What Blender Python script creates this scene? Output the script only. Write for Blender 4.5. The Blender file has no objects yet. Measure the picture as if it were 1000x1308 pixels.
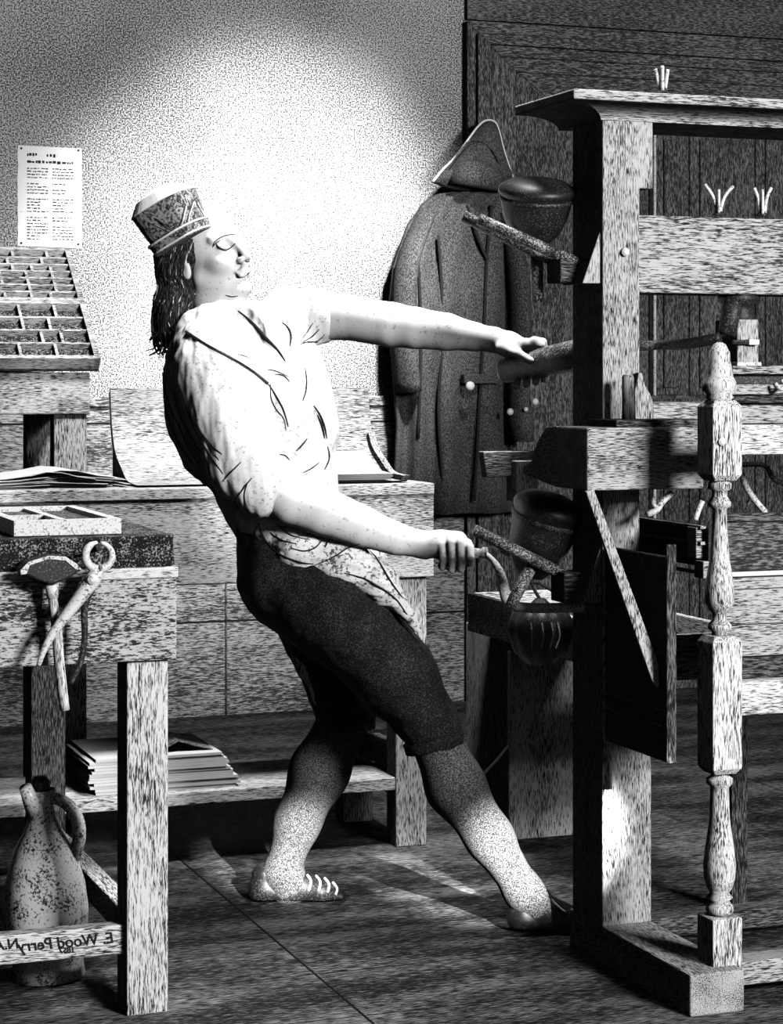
import bpy, bmesh, math, random
import numpy as np
from mathutils import Vector, Matrix, noise
from mathutils.bvhtree import BVHTree
random.seed(7)
COL = bpy.context.scene.collection
TH = math.radians(20.3); CS, SN = math.cos(TH), math.sin(TH)
CAMZ = 1.23; FPX = 2700.0; HY = 480.0
CAM = Vector((0, 0, CAMZ)); RV = Vector((CS, -SN, 0)); FV = Vector((SN, CS, 0)); UV = Vector((0, 0, 1))
# ---------- measuring helpers: a pixel ray met with a real plane ----------
def PZ(px, py, Z): return CAM + RV*((px-500)*Z/FPX) + FV*Z + UV*((HY-py)*Z/FPX)
def PY(px, py, Y): return PZ(px, py, Y/(CS-(px-500)/FPX*SN))
def PX(px, py, X): return PZ(px, py, X/(SN+(px-500)/FPX*CS))
def PH(px, py, h): return PZ(px, py, FPX*(CAMZ-h)/(py-HY))
def XY(px, Y): return PY(px, HY, Y).x
def ZY(px, py, Y): return PY(px, py, Y).z
# ---------- materials ----------
MATS = {}
def engr(name, lo, hi, thr=.5, soft=.06, sc=(250, 250, 250), rough=.85, broad=.12, bsc=6., detail=2., spec=.1, metal=0., lines=None, hatch=None):
    m = bpy.data.materials.new(name); m.use_nodes = True; nt = m.node_tree; N = nt.nodes; L = nt.links
    b = N['Principled BSDF']; b.inputs['Roughness'].default_value = rough; b.inputs['Metallic'].default_value = metal
    b.inputs['Specular IOR Level'].default_value = spec
    tc = N.new('ShaderNodeTexCoord'); mp = N.new('ShaderNodeMapping'); mp.inputs['Scale'].default_value = sc
    L.new(tc.outputs['Object'], mp.inputs['Vector'])
    n = N.new('ShaderNodeTexNoise'); n.inputs['Scale'].default_value = 1; n.inputs['Detail'].default_value = detail; n.inputs['Roughness'].default_value = .65
    L.new(mp.outputs[0], n.inputs['Vector'])
    mp2 = N.new('ShaderNodeMapping'); s0 = max(sc); mp2.inputs['Scale'].default_value = tuple(bsc*max(.25, v/s0) for v in sc)
    L.new(tc.outputs['Object'], mp2.inputs['Vector'])
    n2 = N.new('ShaderNodeTexNoise'); n2.inputs['Scale'].default_value = 1; n2.inputs['Detail'].default_value = 4
    L.new(mp2.outputs[0], n2.inputs['Vector'])
    s = N.new('ShaderNodeMath'); s.operation = 'SUBTRACT'; s.inputs[1].default_value = .5; L.new(n2.outputs['Fac'], s.inputs[0])
    mu = N.new('ShaderNodeMath'); mu.operation = 'MULTIPLY_ADD'; mu.inputs[1].default_value = broad*2; L.new(s.outputs[0], mu.inputs[0]); L.new(n.outputs['Fac'], mu.inputs[2])
    last = mu.outputs[0]
    r = N.new('ShaderNodeValToRGB'); e = r.color_ramp.elements
    e[0].position = max(0, thr-soft); e[1].position = min(1, thr+soft)
    e[0].color = (lo, lo, lo, 1); e[1].color = (hi, hi, hi, 1)
    L.new(last, r.inputs[0]); out = r.outputs[0]
    if lines:      # dark board joints: list of (axis, period, offset, width)
        sep = N.new('ShaderNodeSeparateXYZ'); L.new(tc.outputs['Object'], sep.inputs[0])
        for ax, per, off, w in lines:
            a = N.new('ShaderNodeMath'); a.operation = 'ADD'; a.inputs[1].default_value = off; L.new(sep.outputs[ax], a.inputs[0])
            f = N.new('ShaderNodeMath'); f.operation = 'PINGPONG'; f.inputs[1].default_value = per/2; L.new(a.outputs[0], f.inputs[0])
            g = N.new('ShaderNodeMath'); g.operation = 'GREATER_THAN'; g.inputs[1].default_value = w/2; L.new(f.outputs[0], g.inputs[0])
            mx = N.new('ShaderNodeMix'); mx.data_type = 'RGBA'; L.new(g.outputs[0], mx.inputs['Factor'])
            mx.inputs['A'].default_value = (lo*.4, lo*.4, lo*.4, 1); L.new(out, mx.inputs['B']); out = mx.outputs['Result']
    L.new(out, b.inputs['Base Color']); MATS[name] = m; return m
F_, G_ = 480, 45
engr('plaster', .05, .66, .51, .07, (190, 190, 190), broad=.07, bsc=2)
engr('wood_x', .03, .85, .46, .07, (G_, F_, F_), broad=.16, bsc=22)
engr('press_wood_x', .03, .58, .465, .07, (G_, F_, F_), broad=.16, bsc=22)
engr('wood_y', .03, .85, .46, .07, (F_, G_, F_), broad=.16, bsc=22)
engr('press_wood_y', .03, .58, .465, .07, (F_, G_, F_), broad=.16, bsc=22)
engr('wood_z', .03, .85, .46, .07, (F_, F_, G_), broad=.16, bsc=22)
engr('press_wood_z', .03, .58, .465, .07, (F_, F_, G_), broad=.16, bsc=22)
engr('worn_wood_x', .03, .62, .50, .06, (90, 380, 380), broad=.25, bsc=26)
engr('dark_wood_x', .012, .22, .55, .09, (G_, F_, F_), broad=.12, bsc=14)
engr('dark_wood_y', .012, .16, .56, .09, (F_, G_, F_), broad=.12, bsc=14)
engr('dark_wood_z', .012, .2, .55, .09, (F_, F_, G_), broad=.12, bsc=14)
engr('rod_wood', .015, .40, .56, .06, (300, 300, 300), broad=.2, bsc=40, spec=.4, rough=.5)
engr('door_wood_x', .03, .26, .55, .09, (50, 330, 330), broad=.12, bsc=8)
engr('door_wood_z', .03, .26, .55, .09, (330, 330, 50), broad=.12, bsc=8)
engr('wainscot_wood', .04, .48, .52, .08, (40, 330, 330), broad=.16, bsc=8, lines=[('Z', .36, .02, .008)])
engr('floor_wood', .012, .30, .57, .07, (30, 330, 180), broad=.24, bsc=7, lines=[('Y', .30, .07, .005), ('X', 1.9, -1.36, .006)])
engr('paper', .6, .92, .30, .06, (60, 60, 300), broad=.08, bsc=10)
engr('white_paper', .5, .92, .30, .05, (120, 120, 120), broad=.06)
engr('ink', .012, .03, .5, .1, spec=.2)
engr('stone', .012, .38, .60, .05, (260, 260, 260), broad=.25, bsc=30)
engr('iron_bright', .10, .85, .40, .08, (200, 200, 200), broad=.2, bsc=30, rough=.5, spec=.5)
engr('iron_dark', .012, .16, .60, .06, (260, 260, 260), broad=.15, rough=.55, spec=.4)
engr('leather', .010, .10, .62, .06, (260, 260, 260), broad=.2, bsc=20, rough=.45, spec=.45)
engr('skin', .5, .88, .34, .05, (90, 90, 90), broad=.05, rough=.7)
engr('shirt_cloth', .40, .92, .36, .06, (150, 150, 150), broad=.10, bsc=14)
engr('apron_cloth', .12, .90, .40, .06, (120, 120, 120), broad=.25, bsc=26)
engr('breeches_cloth', .010, .06, .58, .08, (280, 280, 280), broad=.15, bsc=14)
engr('stocking_cloth', .03, .22, .52, .07, (380, 380, 380), broad=.05)
engr('coat_cloth', .025, .15, .52, .09, (300, 300, 160), broad=.10, bsc=8)
engr('hair_strand', .10, .75, .45, .08, (160, 160, 60), broad=.3, bsc=60, spec=.4, rough=.5)
engr('hair_base', .010, .08, .55, .1, (300, 300, 60))
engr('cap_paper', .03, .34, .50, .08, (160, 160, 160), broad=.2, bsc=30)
engr('jug_glaze', .03, .88, .42, .06, (190, 190, 190), broad=.3, bsc=30, rough=.3, spec=.5)
engr('type_metal', .02, .36, .56, .05, (260, 200, 200), broad=.2, bsc=60)
engr('pewter', .35, .9, .35, .08, (300, 300, 300), rough=.4, spec=.5)
M = MATS
# ---------- mesh helpers ----------
def box(bm, x0, x1, y0, y1, z0, z1):
    c = [(x, y, z) for z in (z0, z1) for y in (y0, y1) for x in (x0, x1)]
    v = [bm.verts.new(p) for p in c]
    for f in ((0, 2, 3, 1), (4, 5, 7, 6), (0, 1, 5, 4), (2, 6, 7, 3), (0, 4, 6, 2), (1, 3, 7, 5)): bm.faces.new([v[i] for i in f])
    return bm
def prism(bm, pts, vec):
    """pts: closed 3d polygon, extruded by vec"""
    a = [bm.verts.new(p) for p in pts]; b = [bm.verts.new(Vector(p)+Vector(vec)) for p in pts]
    bm.faces.new(a); bm.faces.new(b[::-1]); n = len(a)
    for i in range(n): bm.faces.new((a[i], b[i], b[(i+1) % n], a[(i+1) % n]))
    bmesh.ops.recalc_face_normals(bm, faces=bm.faces); return bm
def smooth_path(pts, n=8):
    P = [Vector(p) for p in pts]; out = []
    for i in range(len(P)-1):
        p0 = P[max(i-1, 0)]; p1 = P[i]; p2 = P[i+1]; p3 = P[min(i+2, len(P)-1)]
        for j in range(n):
            t = j/n; out.append(.5*((2*p1)+(p2-p0)*t+(2*p0-5*p1+4*p2-p3)*t*t+(3*p1-p0-3*p2+p3)*t**3))
    out.append(P[-1]); return out
def tube(bm, pts, rad, seg=10, sm=0, flat=1.0):
    if sm:
        k = len(pts); rr = rad if isinstance(rad, (list, tuple)) else [rad]*k
        P = smooth_path(pts, sm); R = []
        for i in range(len(P)):
            u = i/sm; j = min(int(u), k-2); f = u-j; R.append(rr[j]*(1-f)+rr[j+1]*f)
    else:
        P = [Vector(p) for p in pts]; R = rad if isinstance(rad, (list, tuple)) else [rad]*len(P)
    rings = []; up = None
    for i, p in enumerate(P):
        d = (P[min(i+1, len(P)-1)]-P[max(i-1, 0)]).normalized()
        if up is None:
            up = Vector((0, 0, 1)) if abs(d.z) < .9 else Vector((1, 0, 0))
        s = d.cross(up).normalized(); up = s.cross(d).normalized()
        rings.append([bm.verts.new(p+(s*math.cos(2*math.pi*k/seg)+up*flat*math.sin(2*math.pi*k/seg))*R[i]) for k in range(seg)])
    for a, b in zip(rings, rings[1:]):
        for k in range(seg): bm.faces.new((a[k], a[(k+1) % seg], b[(k+1) % seg], b[k]))
    bm.faces.new(rings[0][::-1]); bm.faces.new(rings[-1]); bmesh.ops.recalc_face_normals(bm, faces=bm.faces); return bm
def lathe(bm, prof, org, axis=(0, 0, 1), seg=28):
    """prof: (r, h) along axis"""
    ax = Vector(axis).normalized(); t = Vector((1, 0, 0)) if abs(ax.x) < .8 else Vector((0, 1, 0))
    s = ax.cross(t).normalized(); u = ax.cross(s); o = Vector(org); rings = []
    for r, h in prof:
        rings.append([bm.verts.new(o+ax*h+(s*math.cos(2*math.pi*k/seg)+u*math.sin(2*math.pi*k/seg))*max(r, 1e-4)) for k in range(seg)])
    for a, b in zip(rings, rings[1:]):
        for k in range(seg): bm.faces.new((a[k], a[(k+1) % seg], b[(k+1) % seg], b[k]))
    bm.faces.new(rings[0]); bm.faces.new(rings[-1][::-1]); bmesh.ops.recalc_face_normals(bm, faces=bm.faces); return bm
def B(): return bmesh.new()
def root_loc(o):
    v = Vector((0, 0, 0))
    while o is not None: v += o.location; o = o.parent
    return v
def put(name, bm, mat, parent=None, smooth=False, bevel=0, loc=None):
    me = bpy.data.meshes.new(name); bm.normal_update()
    if parent is not None: off = root_loc(parent)
    else:
        if loc is None:
            xs = [v.co for v in bm.verts]
            loc = Vector(((min(c.x for c in xs)+max(c.x for c in xs))/2, (min(c.y for c in xs)+max(c.y for c in xs))/2, min(c.z for c in xs)))
        off = Vector(loc)
    for v in bm.verts: v.co -= off
    bm.to_mesh(me); bm.free(); me.materials.append(M[mat])
    o = bpy.data.objects.new(name, me); COL.objects.link(o)
    if parent is not None: o.parent = parent
    else: o.location = off
    if smooth:
        for p in me.polygons: p.use_smooth = True
    if bevel:
        md = o.modifiers.new('Bevel', 'BEVEL'); md.width = bevel; md.segments = 2; md.limit_method = 'ANGLE'
    return o
def tag(o, label, cat, group=None):
    o['label'] = label; o['category'] = cat
    if group: o['group'] = group
    return o
def thing(name, loc, label, cat, group=None):
    o = bpy.data.objects.new(name, None); COL.objects.link(o); o.location = loc; o.empty_display_size = .1
    return tag(o, label, cat, group)
def struct(name, bm, mat, parent=None, **k):
    o = put(name, bm, mat, parent, **k)
    if parent is None: o['kind'] = 'structure'
    return o
# ---------- camera ----------
cd = bpy.data.cameras.new('camera'); cam = bpy.data.objects.new('camera', cd); COL.objects.link(cam)
cam.location = CAM; cam.rotation_euler = (math.pi/2, 0, -TH)
cd.sensor_fit = 'HORIZONTAL'; cd.sensor_width = 36; cd.lens = 36*FPX/1000
cd.shift_y = -(654-HY)/1000.0; cd.clip_end = 100
bpy.context.scene.camera = cam
# =================== SETTING ===================
YW = 7.42
struct('floor', box(B(), -1.8, 7.5, -3, YW+.1, -.05, 0), 'floor_wood', loc=(0, 0, 0))
wl = struct('wall_back', box(B(), -1.95, 7.65, YW, YW+.15, 0, 3.4), 'plaster', loc=(0, YW, 0))
struct('wall_left', box(B(), -1.95, -1.8, -3, YW, 0, 3.4), 'dark_wood_y', loc=(-1.8, 0, 0))
struct('wall_right', box(B(), 7.5, 7.65, -3, YW, 0, 3.4), 'dark_wood_y', loc=(7.5, 0, 0))
struct('ceiling', box(B(), -1.95, 7.65, -3, YW+.15, 3.4, 3.5), 'dark_wood_x', loc=(0, 0, 3.4))
# wainscot: boards with a capping rail, left of the door case
xd = XY(597, YW); zt = ZY(300, 508, YW)
w = struct('trim_1', box(B(), -1.8, xd, YW-.02, YW, 0, zt), 'wainscot_wood', loc=(0, YW, 0))
struct('cap_rail', box(B(), -1.8, xd, YW-.035, YW-.018, zt-.03, zt+.004), 'wainscot_wood', w, bevel=.003)
b = B()
for px in (289, 60): x = XY(px, YW-.02); box(b, x-.004, x+.001, YW-.026, YW-.018, 0, zt-.03)
struct('batten', b, 'dark_wood_z', w)
# door case: nested mouldings, the leaf with raised panels
d = bpy.data.objects.new('door_1', None); COL.objects.link(d); d['kind'] = 'structure'; d.location = (XY(800, YW), YW, 0)
steps = [(597, 26, .050), (611, 42, .075), (628, 56, .05), (640, 72, .035), (660, 92, .02)]
xr = 6.5
for i, (px, py, th) in enumerate(steps):
    x0 = XY(px, YW-th); z1 = ZY(px, py, YW-th)
    nx = XY(steps[i+1][0], YW-th) if i < 4 else x0+.18
    nz = ZY(steps[i+1][0], steps[i+1][1], YW-th) if i < 4 else z1-.12
    if i == 4: nx = XY(727, YW-th); nz = z1-.16
    bm = B(); prism(bm, [(x0, YW, 0), (nx, YW, 0), (nx, YW, nz), (x0, YW, z1)], (0, -th, 0)); put('door_jamb', bm, 'door_wood_z', d, bevel=.004)
    bm = B(); prism(bm, [(x0, YW, z1), (nx, YW, nz), (xr, YW, nz), (xr, YW, z1)], (0, -th, 0)); put('door_lintel', bm, 'door_wood_x', d, bevel=.004)
xl = XY(727, YW-.02); zl = ZY(660, 92, YW-.02)-.16
put('door_header_board', box(B(), XY(597, YW-.03), xr, YW-.03, YW, ZY(597, 26, YW)-.0, 3.2), 'door_wood_x', d, bevel=.003)
put('door_leaf', box(B(), xl, xr, YW-.012, YW, 0, zl), 'door_wood_z', d)
for a, c in ((838, 874), (884, 958), (968, 1120)):
    for y0, y1 in ((168, 505), (530, 860)):
        x0 = XY(a, YW-.02); x1 = XY(c, YW-.02); z1 = ZY(a, y0, YW-.02); z0 = ZY(a, y1, YW-.02)
        bm = B(); box(bm, x0, x1, YW-.02, YW-.005, z0, z1); box(bm, x0+.03, x1-.03, YW-.035, YW-.015, z0+.03, z1-.03)
        put('door_panel', bm, 'door_wood_z', d, bevel=.006)
        put('panel_bead', tube(B(), [(x0-.006, YW-.02, z0), (x0-.006, YW-.02, z1)], .006, 8), 'iron_bright' if a == 838 else 'door_wood_z', d)
put('door_stile_gap', box(B(), XY(831, YW-.02)-.006, XY(831, YW-.02)+.006, YW-.022, YW-.01, .2, zl-.02), 'ink', d)

# ---------- notice on the wall ----------
yn = YW-.001
c = PY(62, 315, yn)
t = thing('wall_notice', (c.x, yn, c.z), 'white printed notice nailed to the pale plaster wall above the type cases', 'notice')
x0, x1 = XY(22, yn), XY(105, yn); z0, z1 = ZY(62, 315, yn), ZY(62, 187, yn)
bm = B(); pts = []
n = 16
for i in range(n+1): pts.append((x0+random.uniform(0, .004), yn, z0+(z1-z0)*i/n))
for i in range(n+1): pts.append((x1-random.uniform(0, .003), yn, z1-(z1-z0)*i/n-.003))
prism(bm, pts, (0, -.0015, 0)); put('sheet', bm, 'white_paper', t)
W, H = x1-x0, z1-z0
def marks(bm, u0, u1, v, h, mn=.010, mx=.03, gap=.007):
    u = u0
    while u < u1:
        w = min(random.uniform(mn, mx), u1-u)
        ww = w*W if 0 else w
        a = x0+u*W; zz = z0+v*H+random.uniform(-.001, .001)
        box(bm, a, a+w*W, yn-.0028, yn-.0012, zz-h/2*random.uniform(.5, 1), zz+h/2*random.uniform(.6, 1.2)); u += w+gap*random.uniform(.6, 2.5)
bm = B(); marks(bm, .15, .30, .91, .011, .02, .05); put('title_lettering', bm, 'ink', t)
bm = B(); marks(bm, .45, .60, .905, .011, .02, .04, .012); put('title_lettering', bm, 'ink', t)
bm = B(); marks(bm, .15, .86, .84, .010, .02, .07, .010); put('heading_lettering', bm, 'ink', t)
for a, c2, nm in ((.15, .47, 'text_column'), (.54, .86, 'text_column')):
    bm = B()
    for k in range(24):
        if k in (4, 9, 15) or (a > .5 and k in (6, 18)): continue
        marks(bm, a, c2-(random.random() < .25)*.12, .775-k*.0305, .0042, .012, .06, .012)
    put(nm, bm, 'ink', t)
for u, v in ((.06, .97), (.94, .97), (.06, .03), (.94, .03)):
    put('nail', lathe(B(), [(.004, 0), (.004, .003), (.001, .005)], (x0+u*W, yn-.001, z0+v*H), (0, -1, 0), 10), 'iron_dark', t)

# ---------- composing frame with two type cases ----------
YF = 5.78
xr_ = XY(115, YF); xl_ = -1.35
zb, zt_ = ZY(100, 529, YF), ZY(100, 476, YF)
t = thing('composing_frame', (xr_-.4, YF+.3, 0), 'wooden composing frame at left, carrying the two slanted type cases', 'type frame')
put('carcass', box(B(), xl_, xr_, YF, YF+.5, zb, zt_), 'wood_x', t, bevel=.004)
lx = XY(70, YF), XY(112, YF)
for x in (lx[0], xl_+.04):
    for y in (YF+.012, YF+.42): put('leg', box(B(), x, x+(lx[1]-lx[0]), y, y+.06, 0, zb), 'wood_z', t, bevel=.004)
# sloping support
ya, yb = YF-.02, YF+.40
za = zt_+.004; zbk = ZY(85, 333, yb)
put('back_prop', box(B(), xl_+.05, xr_-.02, yb+.02, yb+.05, zt_, zbk-.05), 'wood_x', t)
slope = (Vector((0, yb, zbk))-Vector((0, ya, za))); SL = slope.length; sv = slope.normalized(); nv = Vector((0, -sv.z, sv.y))
def case(name, s0, s1, rows, label):
    x1c = XY(124, YF); x0c = xl_
    o3 = Vector((0, ya, za))
    t = thing(name, Vector((x1c-.5, 0, 0))+o3+sv*s0, label, 'type case', 'slanted type cases on the frame')
    dn = .045
    def slab(bm, xa, xb, sa, sb, na, nb):
        P = [o3+sv*sa+nv*na, o3+sv*sb+nv*na, o3+sv*sb+nv*nb, o3+sv*sa+nv*nb]
        prism(bm, [p+Vector((xa, 0, 0)) for p in P], (xb-xa, 0, 0))
    bm = B(); slab(bm, x0c, x1c, s0, s1, 0, .008); put('bottom_board', bm, 'dark_wood_x', t)
    bm = B(); slab(bm, x0c, x1c, s0, s0+.014, 0.008, dn); slab(bm, x0c, x1c, s1-.012, s1, .008, dn)
    slab(bm, x1c-.016, x1c, s0, s1, .008, dn); slab(bm, x0c, x0c+.016, s0, s1, .008, dn); put('case_rim', bm, 'wood_x', t)
    bm = B(); bt = B(); rs = s0+.014; rh = (s1-s0-.026)/rows
    for r in range(rows):
        if r: slab(bm, x0c+.016, x1c-.016, rs+r*rh-.0035, rs+r*rh+.0035, .008, dn-.004)
        x = x1c-.016
        while x > x0c+.03:
            wd = random.choice((.055, .075, .075, .10, .13))
            slab(bt, max(x-wd, x0c+.016), x, rs+r*rh+.006, rs+(r+1)*rh-.010, .008, .026)
            x -= wd
            if x > x0c+.03: slab(bm, x-.004, x+.004, rs+r*rh, rs+(r+1)*rh, .008, dn-.005)
    put('partition', bm, 'wood_x', t); q = put('type', bt, 'type_metal', t); q['kind'] = 'stuff'
    return t
case('type_case', 0, SL*.50, 4, 'lower slanted type case with wide compartments, just above the frame front')
case('type_case', SL*.505, SL, 7, 'upper slanted type case, highest and farthest back on the frame')

# ---------- long workbench ----------
YB = 5.13; YB2 = 5.62
bx1 = XY(555, YB); bx0 = -1.45
zt2 = ZY(555, 617, YB); zb2 = ZY(545, 737, YB)
t = thing('workbench', (bx1-.9, YB+.25, 0), 'long light wooden workbench behind the printer, with a low shelf', 'workbench')
put('bench_top', box(B(), bx0, bx1, YB-.0, YB2, zt2-.03, zt2), 'wood_x', t, bevel=.003)
put('apron_board', box(B(), bx0, bx1, YB+.004, YB+.035, zb2, zt2-.03), 'wood_x', t, bevel=.003)
put('apron_board', box(B(), bx0, bx1, YB2-.04, YB2-.01, zb2, zt2-.03), 'wood_x', t)
put('end_board', box(B(), bx1-.03, bx1, YB+.035, YB2-.04, zb2, zt2-.03), 'wood_y', t)
l0, l1 = XY(507, YB+.03), XY(546, YB+.03)
put('leg', box(B(), l0, l1, YB+.036, YB+.11, 0, zt2-.03), 'wood_z', t, bevel=.003)
r0, r1 = XY(437, 5.52), XY(473, 5.52)
put('leg', box(B(), l0-.03, l1-.03, 5.50, 5.57, 0, zt2-.03), 'wood_z', t, bevel=.003)
for y in (YB+.036, 5.50): put('leg', box(B(), bx0+.1, bx0+.18, y, y+.07, 0, zt2-.03), 'wood_z', t)
zs = ZY(350, 1003, YB+.05)
put('shelf', box(B(), bx0+.02, l0, YB+.04, 5.52, zs-.034, zs), 'wood_x', t, bevel=.003)
put('side_stretcher', box(B(), l0+.012, l1-.012, YB+.11, 5.50, ZY(500, 985, YB+.1), ZY(500, 958, YB+.1)), 'wood_y', t, bevel=.003)
put('side_stretcher', box(B(), l0+.012, l1-.012, YB+.11, 5.50, zs-.06, zs-.02), 'wood_y', t, bevel=.003)
# open curved paper stand on the bench
ys1 = YB+.04
sx0, sx1 = XY(176, ys1), XY(521, ys1)
prof = []
ybk = ys1+.31; ztop = ZY(140, 496, ybk); zmid = zt2+.002
for k in range(13):
    u = k/12; y = ys1+.31*(1-u)**1.0; prof.append((y, zmid+.018+(ztop-zmid-.018)*(1-u)**1.75*1.0))
prof = [(ybk, ztop), (ybk-.012, ztop-.06), (ybk-.03, ztop-.12), (ybk-.065, ztop-.17), (ybk-.13, ztop-.205), (ybk-.2, ztop-.235), (ys1+.0, zmid+.004)]
pf = smooth_path([(0, a, c) for a, c in prof], 4)
bm = B(); base = [(sx0, p.y, p.z) for p in pf]
loop = [(sx0, p.y, p.z) for p in pf] + [(sx0, ys1+.02, zmid), (sx0, ybk+.012, zmid), (sx0, ybk+.012, ztop)]
# curved face board plus two end cheeks
thk = .016
out = [(sx0, p.y+.010, p.z-.012) for p in pf]
t = thing('paper_stand', ((sx0+sx1)/2, ys1+.15, zt2), 'light wooden stand with a curved sloping face, on the workbench behind the printer', 'paper stand')
bm = B(); prism(bm, [(sx0, p.y, p.z) for p in pf]+[(sx0, p.y+.016, max(p.z-.014, zmid)) for p in reversed(pf)], (sx1-sx0, 0, 0)); put('curved_board', bm, 'wood_x', t)
for xx in (sx0+.01, sx1-.035):
    bm = B(); prism(bm, [(xx, p.y+.016, max(p.z-.014, zmid)) for p in pf]+[(xx, ybk+.016, zmid)], (.025, 0, 0)); put('end_cheek', bm, 'wood_y', t)
for xx in (sx1-.018,):
    bm = B(); prism(bm, [(xx, p.y-.016, p.z+.014) for p in pf[9:]]+[(xx, p.y+.004, p.z) for p in reversed(pf[9:])], (.018, 0, 0)); put('side_lip', bm, 'wood_y', t)
# sheets lying on the stand's slope
t = thing('sheet_pile', (sx1-.2, ys1+.05, zt2+.02), 'white pile of sheets lying on the sloping face of the paper stand', 'paper pile')
for k in range(5):
    a0 = pf[-1]; a1 = pf[-11]; o_ = Vector((0, -.004-.0035*k, .006+.0035*k))
    xa = XY(395, ys1)+random.uniform(-.006, .006); xb = XY(500, ys1)+random.uniform(-.005, .005)
    rr = [Vector((0, p.y, p.z))+o_ for p in pf[-11:]]
    bm = B(); prism(bm, [(xa, p.y, p.z) for p in rr]+[(xa, p.y+.0012, p.z-.0022) for p in reversed(rr)], (xb-xa, 0, 0)); put('sheet', bm, 'white_paper', t)
# loose papers on the bench, far left
t = thing('paper_heap', (XY(60, YB+.2), YB+.2, zt2), 'loose heap of white papers on the bench behind the stone table', 'papers')
for k in range(12):
    cx = XY(random.uniform(22, 66), YB+.2); a = random.uniform(-.12, .12); w = random.uniform(.15, .19); h_ = .13
    R = Matrix.Rotation(a, 3, 'Z'); bm = B(); zz = zt2+.0015+k*.0021; n = 8; vs = []
    for i in range(n+1):
        u = i/n*2-1; lift = .0016*k*max(0, 1-abs(u-.25)*1.2) + (.05*max(0, .22-abs(u-.4)) if k > 8 else 0)
        vs.append([R @ Vector((u*w, s*h_, 0))+Vector((cx, YB+.2, zz+lift)) for s in (-1, 1)])
    up = [[bm.verts.new(p) for p in r] for r in vs]; dn_ = [[bm.verts.new(p-Vector((0, 0, .0015))) for p in r] for r in vs]
    for i in range(n):
        bm.faces.new((up[i][0], up[i+1][0], up[i+1][1], up[i][1])); bm.faces.new((dn_[i][0], dn_[i][1], dn_[i+1][1], dn_[i+1][0]))
        bm.faces.new((up[i][0], dn_[i][0], dn_[i+1][0], up[i+1][0])); bm.faces.new((up[i][1], up[i+1][1], dn_[i+1][1], dn_[i][1]))
    bm.faces.new((up[0][0], up[0][1], dn_[0][1], dn_[0][0])); bm.faces.new((up[n][0], dn_[n][0], dn_[n][1], up[n][1]))
    put('sheet', bm, 'white_paper', t)
# thick stack of paper on the low shelf
def ream(name, pxa, pxb, y0, n, th, label, z, slant=0):
    t = thing(name, (XY((pxa+pxb)/2, y0), y0+.12, z), label, 'paper stack')
    xa, xb = XY(pxa, y0), XY(pxb, y0)
    for k in range(n):
        j = random.uniform(-.012, .012); j2 = random.uniform(-.01, .01)
        bm = B(); box(bm, xa+j+.05*slant*k/n, xb+j2-.05*k/n, y0+random.uniform(0, .004), y0+.30+j, z+k*th+.0004, z+(k+1)*th-.0003)
        if k == n-1: pass
        put('sheet_bundle', bm, 'paper', t)
    zz = z+n*th; xm = (xa+xb)/2+.03; bm = B()
    P = [(xm-.05, zz), (xm+.01, zz+.028), (xm+.06, zz+.012), (xb-.06, zz+.002)]
    prism(bm, [(a, y0+.04, c) for a, c in P]+[(a, y0+.04, c-.002) for a, c in reversed(P)], (0, .2, 0)); put('curled_sheet', bm, 'worn_wood_x', t)
    return t
ream('paper_stack', 118, 306, YB+.07, 12, .0075, 'thick stack of paper sheets on the low shelf under the workbench', zs)

# ---------- imposing stone table, near left ----------
YT = 3.96
tx1 = XY(228, YT); tx0 = -.75
zT = ZY(225, 684, YT); zs1 = ZY(225, 724, YT); zs2 = ZY(225, 738, YT); zap = ZY(225, 843, YT)
YT2 = 5.06
t = thing('stone_table', (tx1-.5, (YT+YT2)/2, 0), 'stone-topped wooden table at near left, with mallet and pincers hanging on it', 'table')
bm = B(); box(bm, tx0, tx1-.004, YT+.008, YT2, zs1, zT)
bmesh.ops.subdivide_edges(bm, edges=bm.edges, cuts=14, use_grid_fill=True)
for v in bm.verts:
    if v.co.z < zT-.001 or v.co.y < YT+.05 or v.co.x > tx1-.05:
        v.co += noise.noise_vector(v.co*14)*.010*(1 if v.co.z < zT-.001 else .4)
    v.co.z = min(v.co.z, zT)
put('stone_slab', bm, 'stone', t, bevel=0)
put('top_board', box(B(), tx0, tx1, YT, YT2, zs2, zs1), 'wood_x', t, bevel=.003)
put('apron_board', box(B(), tx0, tx1-.002, YT+.004, YT+.05, zap, zs2), 'worn_wood_x', t, bevel=.004)
put('apron_board', box(B(), tx1-.045, tx1-.004, YT+.05, YT2-.05, zap, zs2), 'wood_y', t)
put('apron_board', box(B(), tx0, tx1-.004, YT2-.05, YT2-.01, zap, zs2), 'wood_x', t)
a0, a1 = XY(162, YT+.02), XY(215, YT+.02)
put('leg', box(B(), a0, a1, YT+.02, YT+.105, 0, zap+.01), 'wood_z', t, bevel=.004)
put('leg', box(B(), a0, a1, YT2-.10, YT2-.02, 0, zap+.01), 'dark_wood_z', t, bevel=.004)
for y in (YT+.02, YT2-.10): put('leg', box(B(), tx0+.05, tx0+.13, y, y+.08, 0, zap+.01), 'wood_z', t, bevel=.004)
zr1, zr0 = ZY(160, 1181, YT+.04), ZY(160, 1218, YT+.04)
put('front_stretcher', box(B(), tx0+.13, a0, YT+.04, YT+.075, zr0, zr1), 'wood_x', t, bevel=.003)
put('side_stretcher', box(B(), a0+.02, a1-.02, YT+.105, YT2-.10, zr0, zr1), 'wood_y', t, bevel=.003)
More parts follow.
